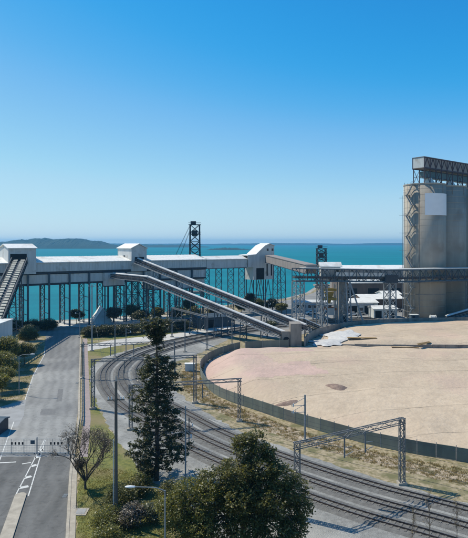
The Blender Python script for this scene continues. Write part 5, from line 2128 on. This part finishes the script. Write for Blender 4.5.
# ================================================================== TREES
# tall pine
def pine():
    x, y, _ = G(157, 480)
    B = Vector((x, y, 0))
    H = 20.2
    rng = np.random.default_rng(5)
    t = thing('pine_tree', 'tall dark pine with a separate tuft at its top beside the tracks', 'tree', B)
    mb = MB()
    pts = [B + Vector((rng.normal() * .06, rng.normal() * .06, -.2 + (H - .4) * k / 10)) for k in range(11)]
    mb.path(pts, [.34 - .29 * k / 10 for k in range(11)], 9)
    P, S, T = [], [], []
    z = 1.6
    def rad(zz):
        if zz > 19.4: return 1.0
        if zz > 17.3: return 2.0
        if zz > 15.3: return .7
        if zz > 13.6: return 2.3
        if zz > 11: return 2.7
        if zz > 8: return 3.1
        if zz > 4: return 3.6
        return 3.9
    while z < H - .3:
        gap = 15.2 < z <= 17.2
        nbr = 1 if gap else (int(rng.integers(4, 7)) if z < 17 else 7)
        a0 = rng.random() * 6.28
        for k in range(nbr):
            a = a0 + 6.28 * k / nbr + rng.normal() * .25
            r = rad(z) * (.45 + .68 * rng.random())
            if gap:
                r = 1.2 + rng.random()
            s_ = B + Vector((0, 0, z))
            tilt = .22 + (.5 if z > 17.2 else 0)
            e = s_ + Vector((math.cos(a) * r, math.sin(a) * r, r * tilt + rng.normal() * .12))
            m_ = s_.lerp(e, .5) - Vector((0, 0, .12))
            mb.path([s_, m_, e], [.075, .05, .02], 5)
            n = int((54 if not gap else 10) * (.6 + r / 3.2))
            nt_ = max(2, n // 9)
            for q_ in range(nt_):
                f = (.5 if z < 15 else .3) + .55 * rng.random()
                c = np.array(s_.lerp(e, f)) + rng.normal(size=3) * np.array([.2, .2, .14]) * (.6 + f)
                tn = rng.random()
                mleaf = 20
                P.append(c + rng.normal(size=(mleaf, 3)) * np.array([.17, .17, .11]))
                S.append(.24 + .2 * rng.random(mleaf))
                T.append(tn * .6 + .4 * rng.random(mleaf))
        z += .56 if z < 17 else .36
    mb.build('trunk', M['bark'], t, smooth=True)
    P = np.concatenate(P) - np.array(B)
    link_mesh('crown', leaf_mesh('crown', P, np.concatenate(S), np.concatenate(T), L_PINE, .42, rng=rng), t)
pine()

# big round tree in front
bx, by = .9, 55.5
tree('broadleaf_tree', 'big dense round green tree in front of the tracks', 'tree', (bx, by, 0),
     [(.3, 0, 5.0, 3.2, 3.0, 2.6), (-2.6, -.5, 6.6, 1.9, 1.8, 1.3), (-.6, -.8, 7.7, 1.8, 1.8, 1.2), (1.8, -.4, 7.9, 1.9, 1.8, 1.2), (3.7, -.3, 7.0, 1.6, 1.7, 1.2), (4.9, -.4, 5.6, 1.5, 1.6, 1.2), (5.4, -.3, 4.0, 1.4, 1.6, 1.2), (2.6, -1.8, 5.4, 2.0, 1.6, 1.4),
      (-.6, -2.2, 5.6, 1.9, 1.5, 1.4), (-3.4, -1.2, 4.6, 1.6, 1.7, 1.4), (.3, -2.4, 3.2, 2.2, 1.5, 1.4), (-2.6, -2.2, 2.6, 2.0, 1.6, 1.4), (2.8, -2.0, 2.6, 2.2, 1.7, 1.4), (-4.6, -1.4, 2.8, 1.3, 1.4, 1.2), (4.8, -1.2, 2.4, 1.4, 1.4, 1.1),
      (.3, .2, 9.4, 1.2, 1.1, .7), (1.6, .2, 9.7, 1.1, 1.1, .6), (.6, .3, 10.6, 1.0, .9, .5), (-.5, .4, 10.2, .7, .7, .4), (2.5, .3, 9.1, .8, .8, .5), (1.6, .3, 11.0, .6, .6, .35)],
     3400, 16, .24, L_DEEP, .22, .34, seed=1, inner=.5, limbs=60)
tree('broadleaf_tree', 'lighter green spreading tree to the left of the big round tree', 'tree', (-3.9, 54, 0),
     [(0, 0, 4.4, 2.3, 2.1, 1.8), (-1.9, -.3, 4.0, 1.5, 1.5, 1.2), (1.2, -.4, 6.2, 1.4, 1.4, 1.0), (-.6, 0, 6.4, 1.4, 1.3, .8), (-1.6, -.7, 5.4, 1.2, 1.1, .8), (.6, -1.4, 3.4, 1.7, 1.4, 1.3), (-2.9, 0, 4.8, .9, .9, .6), (-1.4, -1.2, 2.4, 1.7, 1.4, 1.2)],
     1050, 15, .21, L_OLIVE, .2, .2, seed=2, inner=.55, limbs=30)
# bare branched small tree by the kerb
def bare_tree():
    x, y, _ = G(85.5, 489)
    B = Vector((x, y, 0))
    t = thing('sparse_tree', 'small forked tree with sparse russet leaves beside the kerb', 'tree', B)
    rng = random.Random(3)
    mb = MB()
    tips = []
    def grow(p, d, l, r, depth):
        q = p + d * l
        mid = p.lerp(q, .5) + Vector((rng.uniform(-.06, .06), rng.uniform(-.06, .06), 0)) * l
        mb.path([p, mid, q], [r, r * .85, r * .7], 6 if depth < 3 else 4)
        if depth >= 3:
            tips.append(q)
        if depth == 6 or q.z < .9 and depth > 0 or len(tips) > 14000:
            return
        for k in range(2 if depth < 1 else rng.choice((2, 3, 3))):
            ax = Vector((rng.uniform(-1, 1), rng.uniform(-1, 1), rng.uniform(-.25, .6)))
            nd = (d * 1.0 + ax * (.75 if depth < 4 else .95)).normalized()
            grow(q, nd, l * rng.uniform(.66, .86), r * .66, depth + 1)
    grow(B + Vector((0, 0, -.1)), Vector((-.02, 0, 1)), 1.1, .17, 0)
    for a in (.4, 1.7, 3.0, 4.2, 5.4):
        grow(B + Vector((0, 0, .9)), Vector((math.cos(a) * .8, math.sin(a) * .6, 1)).normalized(), 2.0, .11, 1)
    mb.build('trunk', M['bark'], t)
    r2 = np.random.default_rng(8)
    tp = np.array([tuple(v) for v in tips])
    n = 9000
    pts = tp[r2.integers(len(tp), size=n)] + r2.normal(size=(n, 3)) * .16 - np.array(B)
    link_mesh('crown', leaf_mesh('crown', pts, .08 + .08 * r2.random(n), r2.random(n), L_SPARSE, rng=r2), t)
bare_tree()

# shrubs in front
def shrub(label, p, w, h, m, seed, dens=1.0, cat='shrub', name='shrub', group=None, leaf=.2):
    rr = random.Random(seed)
    lobes = [(0, 0, h * .5, w * .42, w * .4, h * .48)]
    for k in range(4):
        a = rr.uniform(0, 6.28)
        lobes.append((math.cos(a) * w * .28, math.sin(a) * w * .28, h * rr.uniform(.32, .66), w * .26, w * .26, h * .3))
    return tree(name, label, cat, (p[0], p[1], 0), lobes, int(60 * w * h * dens * .5) + 40, 13, leaf, m, .17 + .03 * w, .05 + .012 * h, group, seed, .4, ('stem', 'foliage'), 8)
fr_group = 'shrubs in the front verge'
shrub('rounded olive shrub right of the pit cover', G(107, 530), 3.4, 2.4, L_OLIVE, 21, 1.3, group=fr_group)
shrub('bright olive shrub at the bottom edge below the timber pole', (-12.6, 55.0), 3.2, 2.2, L_OLIVE, 22, 1.3, group=fr_group)
shrub('dark green shrub behind the timber pole', G(121, 506), 3.4, 2.5, L_DEEP, 23, 1.2, group=fr_group)
shrub('dry mauve grey shrub just right of the timber pole', G(130, 527), 3.0, 2.3, L_MAUVE, 24, 1.3, group=fr_group)
shrub('small round green shrub under the street lamp head', G(152, 521), 2.5, 2.1, L_GREY, 25, 1.3, group=fr_group)
shrub('dark shrub at the foot of the tall pine, on its left', G(139, 494), 3.0, 2.3, L_DEEP, 26, 1.2, group=fr_group)
shrub('low olive shrub in the bottom row, left of the street lamp pole', (-9.4, 53.4), 3.0, 1.9, L_OLIVE, 27, 1.3, group=fr_group)
shrub('low green shrub at the bottom left of the shrub bed', (-14.4, 53.0), 2.2, 1.4, L_GREY, 28, 1.3, group=fr_group)
shrub('pale olive shrub at the bottom edge under the big round tree', (1.0, 50.0), 4.0, 1.9, L_OLIVE, 29, 1.2, group=fr_group)
shrub('dark shrub between the tall pine and the big round tree', G(172, 503), 3.0, 2.6, L_DEEP, 30, 1.2, group=fr_group)
shrub('leafy dark bush left of the tall pine at mid height', G(146, 480), 2.4, 2.6, L_PINE, 31, 1.3, group=fr_group)
shrub('low dark shrub right of the street lamp pole in the shade', (-2.2, 50.6), 2.8, 1.8, L_DEEP, 32, 1.2, group=fr_group)
# thin bare saplings at the lower right
for i, (sx, sy, h, lab) in enumerate(((430, 548, 5.8, 'thin bare sapling at the lower right, tallest of the three'), (457, 545, 5.0, 'thin bare sapling nearest the lower right corner'), (411, 552, 4.2, 'thin bare sapling at the lower right, leftmost of the three'))):
    x, y, _ = G(sx, sy)
    t = thing('bare_sapling', lab, 'sapling', (x, y, 0), 'bare saplings by the tracks')
    rr = random.Random(i + 60)
    mb = MB()
    B = Vector((x, y, -.1))
    top = B + Vector((rr.uniform(-.3, .3), 0, h))
    mb.path([B, B.lerp(top, .5), top], [.035, .024, .01], 5)
    tips = []
    for k in range(22):
        f = rr.uniform(.25, .98)
        s_ = B.lerp(top, f)
        a = rr.uniform(0, 6.28)
        l = (1.15 - f) * rr.uniform(.8, 1.9)
        e = s_ + Vector((math.cos(a) * l * .6, math.sin(a) * l * .6, l))
        mb.path([s_, e], [.014, .006], 4)
        for _ in range(3):
            c = s_.lerp(e, rr.uniform(.3, .9))
            b = rr.uniform(0, 6.28)
            mb.path([c, c + Vector((math.cos(b) * .25, math.sin(b) * .25, .35))], [.008, .005], 4)
            tips.append(tuple(c - Vector((x, y, 0))))
    mb.build('trunk', M['bark'], t)
    r2 = np.random.default_rng(i)
    tp = np.array(tips)
    n = 130
    link_mesh('crown', leaf_mesh('crown', tp[r2.integers(len(tp), size=n)] + r2.normal(size=(n, 3)) * .08, .07 + .05 * r2.random(n), r2.random(n), L_WEED, rng=r2), t)

# left verge trees
lv = 'trees on the left verge'
def small_tree(label, p, h, w, m, seed, group=None, leaf=.3, dens=1.0):
    rr = random.Random(seed)
    lobes = [(0, 0, h * .68, w * .4, w * .4, h * .28)]
    for k in range(4):
        a = rr.uniform(0, 6.28)
        lobes.append((math.cos(a) * w * .26, math.sin(a) * w * .26, h * rr.uniform(.5, .8), w * .26, w * .26, h * .17))
    return tree('small_tree', label, 'tree', (p[0], p[1], 0), lobes, int(56 * w * h * .5 * dens) + 30, 11, leaf, m, .28, .1, group, seed, .4, limbs=10)
small_tree('olive tree nearest the driveway on the left verge', (-45.0, 105.5), 5.4, 5.4, L_OLIVE, 41, lv)
small_tree('dark tree behind the one nearest the driveway, left edge', (-50.0, 108), 6.8, 6.6, L_DEEP, 42, lv)
small_tree('small olive tree beside the thin street lamp', (-46.8, 113), 5.2, 4.8, L_OLIVE, 43, lv)
small_tree('bushy olive tree midway along the left verge', (-49.2, 119), 7.2, 6.4, L_OLIVE, 44, lv)
small_tree('dark rounded tree midway along the left verge', (-54.4, 122), 6.6, 6.6, L_DEEP, 45, lv)
small_tree('tall olive tree right of the pale transfer house', (-52.9, 131), 8.4, 6.0, L_OLIVE, 46, lv)
small_tree('small dark tree at the road edge before the shadowed bend', (-51.6, 138), 5.6, 5.0, L_DEEP, 47, lv)
small_tree('dark tree farthest up the left verge by the bend', (-58.6, 160), 6.2, 6.0, L_DEEP, 48, lv)
small_tree('grey green tree behind the twin conveyor legs', (-63, 172), 5.0, 5.0, L_GREY, 49, lv)

# hedge: a row of clipped dark bushes behind the bend and below the gallery
hedge_g = 'dark bushes below the gallery'
hl = ['first', 'second', 'third', 'fourth', 'fifth', 'sixth', 'seventh', 'eighth', 'ninth', 'tenth', 'eleventh', 'twelfth']
hx = [(-46, 180), (-42, 181), (-38, 182.5), (-34, 184), (-30, 186.5), (-26, 189), (-22, 190), (-18, 194)]
for i, (x, y) in enumerate(hx):
    shrub('%s dark bush from the road bend in the row below the gallery' % hl[i], (x, y), 6.2, 3.5, L_PINE, 70 + i, 1.0, 'bush', 'bush', hedge_g, .36)
for i, (x, y) in enumerate([(-86, 190), (-80, 190), (-74.5, 191.5), (-69.5, 192.5), (-64.5, 193.5)]):
    shrub('%s dark bush from the left edge in the row behind the steep conveyor' % hl[i], (x, y), 6.8, 3.9, L_PINE, 90 + i, .9, 'bush', 'bush', hedge_g, .36)
mid = [('russet grey tree behind the gallery legs beside the white steep roofed shed', (-43.5, 204), 7.0, 5.6, L_SPARSE), ('grey tree right of the white steep roofed shed', (-37.5, 206.5), 7.6, 5.4, L_GREY),
       ('dark tree under the lower conveyor near its bend', (-28, 207), 6.6, 5.0, L_DEEP), ('dark tree under the upper conveyor right of the dark low shed', (-15, 215), 6.0, 5.0, L_DEEP),
       ('grey green tree among the legs of the long gallery right end', (-18.5, 228), 7.4, 5.0, L_GREY), ('dark bushy tree below the narrow gallery section', (3, 232), 6.4, 5.6, L_DEEP),
       ('dark wide tree below the stepped head house', (10, 236), 7.0, 6.4, L_DEEP), ('russet tree below the stepped head house, on its left', (6.6, 243), 8.6, 4.6, L_SPARSE),
       ('dark tree between the head house and the truss tower', (16.5, 240), 6.4, 6.2, L_PINE), ('dark tree just left of the truss tower', (19.5, 231), 5.4, 5.2, L_DEEP),
       ('olive tree behind the concrete transfer block', (12.5, 190), 3.8, 4.4, L_GREY),
       ('wide dark tree left of the white steep roofed shed, by the shore', (-58.5, 208), 5.4, 6.0, L_PINE), ('wide dark tree under the braced frame of the middle head house', (-33.5, 200), 6.2, 6.4, L_PINE),
       ('dark tree close behind the low dark shed', (-6.5, 211), 7.2, 6.4, L_PINE), ('wide dark tree behind the blue container by the low shed', (-21, 209), 6.4, 6.0, L_DEEP), ('dark low tree under the upper conveyor halfway down', (-1, 205), 4.6, 5.4, L_PINE),
       ('small dark tree in front of the narrow gallery legs', (-7, 222), 6.0, 5.4, L_DEEP)]
for i, (lab, p, h, w, m) in enumerate(mid):
    small_tree(lab, p, h, w, m, 120 + i, 'trees below the galleries', .42, .7)

# ground vegetation that nobody could count
def scatter(name, label, poly, n, h, m, seed, spread=.25, per=7):
    rng = np.random.default_rng(seed)
    xs = [p[0] for p in poly]
    ys = [p[1] for p in poly]
    pts = []
    while len(pts) < n:
        x, y = rng.uniform(min(xs), max(xs)), rng.uniform(min(ys), max(ys))
        if in_poly(x, y, poly):
            pts.append((x, y))
    pts = np.array(pts)
    c = np.repeat(pts, per, axis=0)
    N_ = len(c)
    base = np.column_stack([c[:, 0] + rng.normal(size=N_) * spread, c[:, 1] + rng.normal(size=N_) * spread, np.zeros(N_)])
    a = rng.random(N_) * 6.28
    hh = h * (.5 + rng.random(N_))
    lean = rng.normal(size=(N_, 2)) * .35
    w = .02 + .03 * rng.random(N_)
    dx, dy = np.cos(a) * w, np.sin(a) * w
    tip = base + np.column_stack([lean[:, 0] * hh, lean[:, 1] * hh, hh])
    v = np.stack([base - np.column_stack([dx, dy, np.zeros(N_)]), base + np.column_stack([dx, dy, np.zeros(N_)]), tip], axis=1).reshape(-1, 3)
    me = bpy.data.meshes.new(name)
    me.vertices.add(3 * N_)
    me.loops.add(3 * N_)
    me.polygons.add(N_)
    me.vertices.foreach_set('co', v.ravel())
    me.loops.foreach_set('vertex_index', np.arange(3 * N_, dtype=np.int32))
    me.polygons.foreach_set('loop_start', np.arange(0, 3 * N_, 3, dtype=np.int32))
    me.polygons.foreach_set('loop_total', np.full(N_, 3, dtype=np.int32))
    me.update()
    at = me.attributes.new('tone', 'FLOAT', 'FACE')
    at.data.foreach_set('value', np.clip(np.repeat(rng.random(n), per) * .6 + rng.random(N_) * .4, 0, 1).astype(np.float32))
    me.materials.append(m)
    o = link_mesh(name, me)
    o['kind'] = 'stuff'
    tag(o, label, 'grass')
scatter('verge_grass', 'rough green grass on the verge right of the road', [(road_r(78) + 1.2, 78), (road_r(50) + 1.2, 50), (-5, 50), (-5, 60)] + gp([(150, 484), (128, 470), (100, 468)]), 3600, .09, L_GRASS, 1)
scatter('trackside_weeds', 'dry weeds growing along the dirt between tracks and fence', gp([(186, 366), (180, 376), (184, 390), (205, 405), (245, 424), (300, 443), (380, 466), (468, 487), (540, 500), (540, 490), (468, 470), (390, 455), (300, 431), (245, 410), (212, 395), (202, 378), (205, 364)]), 2200, .22, L_WEED, 2, .16, 12)
scatter('left_verge_grass', 'rough dry grass under the trees of the left verge', [(-41, 108), (-51, 149), (-56, 165), (-62, 165), (-57, 130), (-52, 102)], 1500, .15, L_GRASS, 3)

# ================================================================== HAZE
def haze():
    mb = MB()
    mb.box(-9000, 9000, -260, 9500, -8, 82)
    o = mb.build('haze', bpy.data.materials.new('haze_air'))
    m = o.data.materials[0]
    m.use_nodes = True
    nt = m.node_tree
    nt.nodes.clear()
    out = nt.nodes.new('ShaderNodeOutputMaterial')
    v = nt.nodes.new('ShaderNodeVolumePrincipled')
    v.inputs['Color'].default_value = (.20, .62, 1.0, 1)
    v.inputs['Density'].default_value = .00012
    v.inputs['Anisotropy'].default_value = .2
    nt.links.new(v.outputs[0], out.inputs['Volume'])
    o['kind'] = 'stuff'
    o['label'] = 'thin pale sea haze filling the air'
haze()
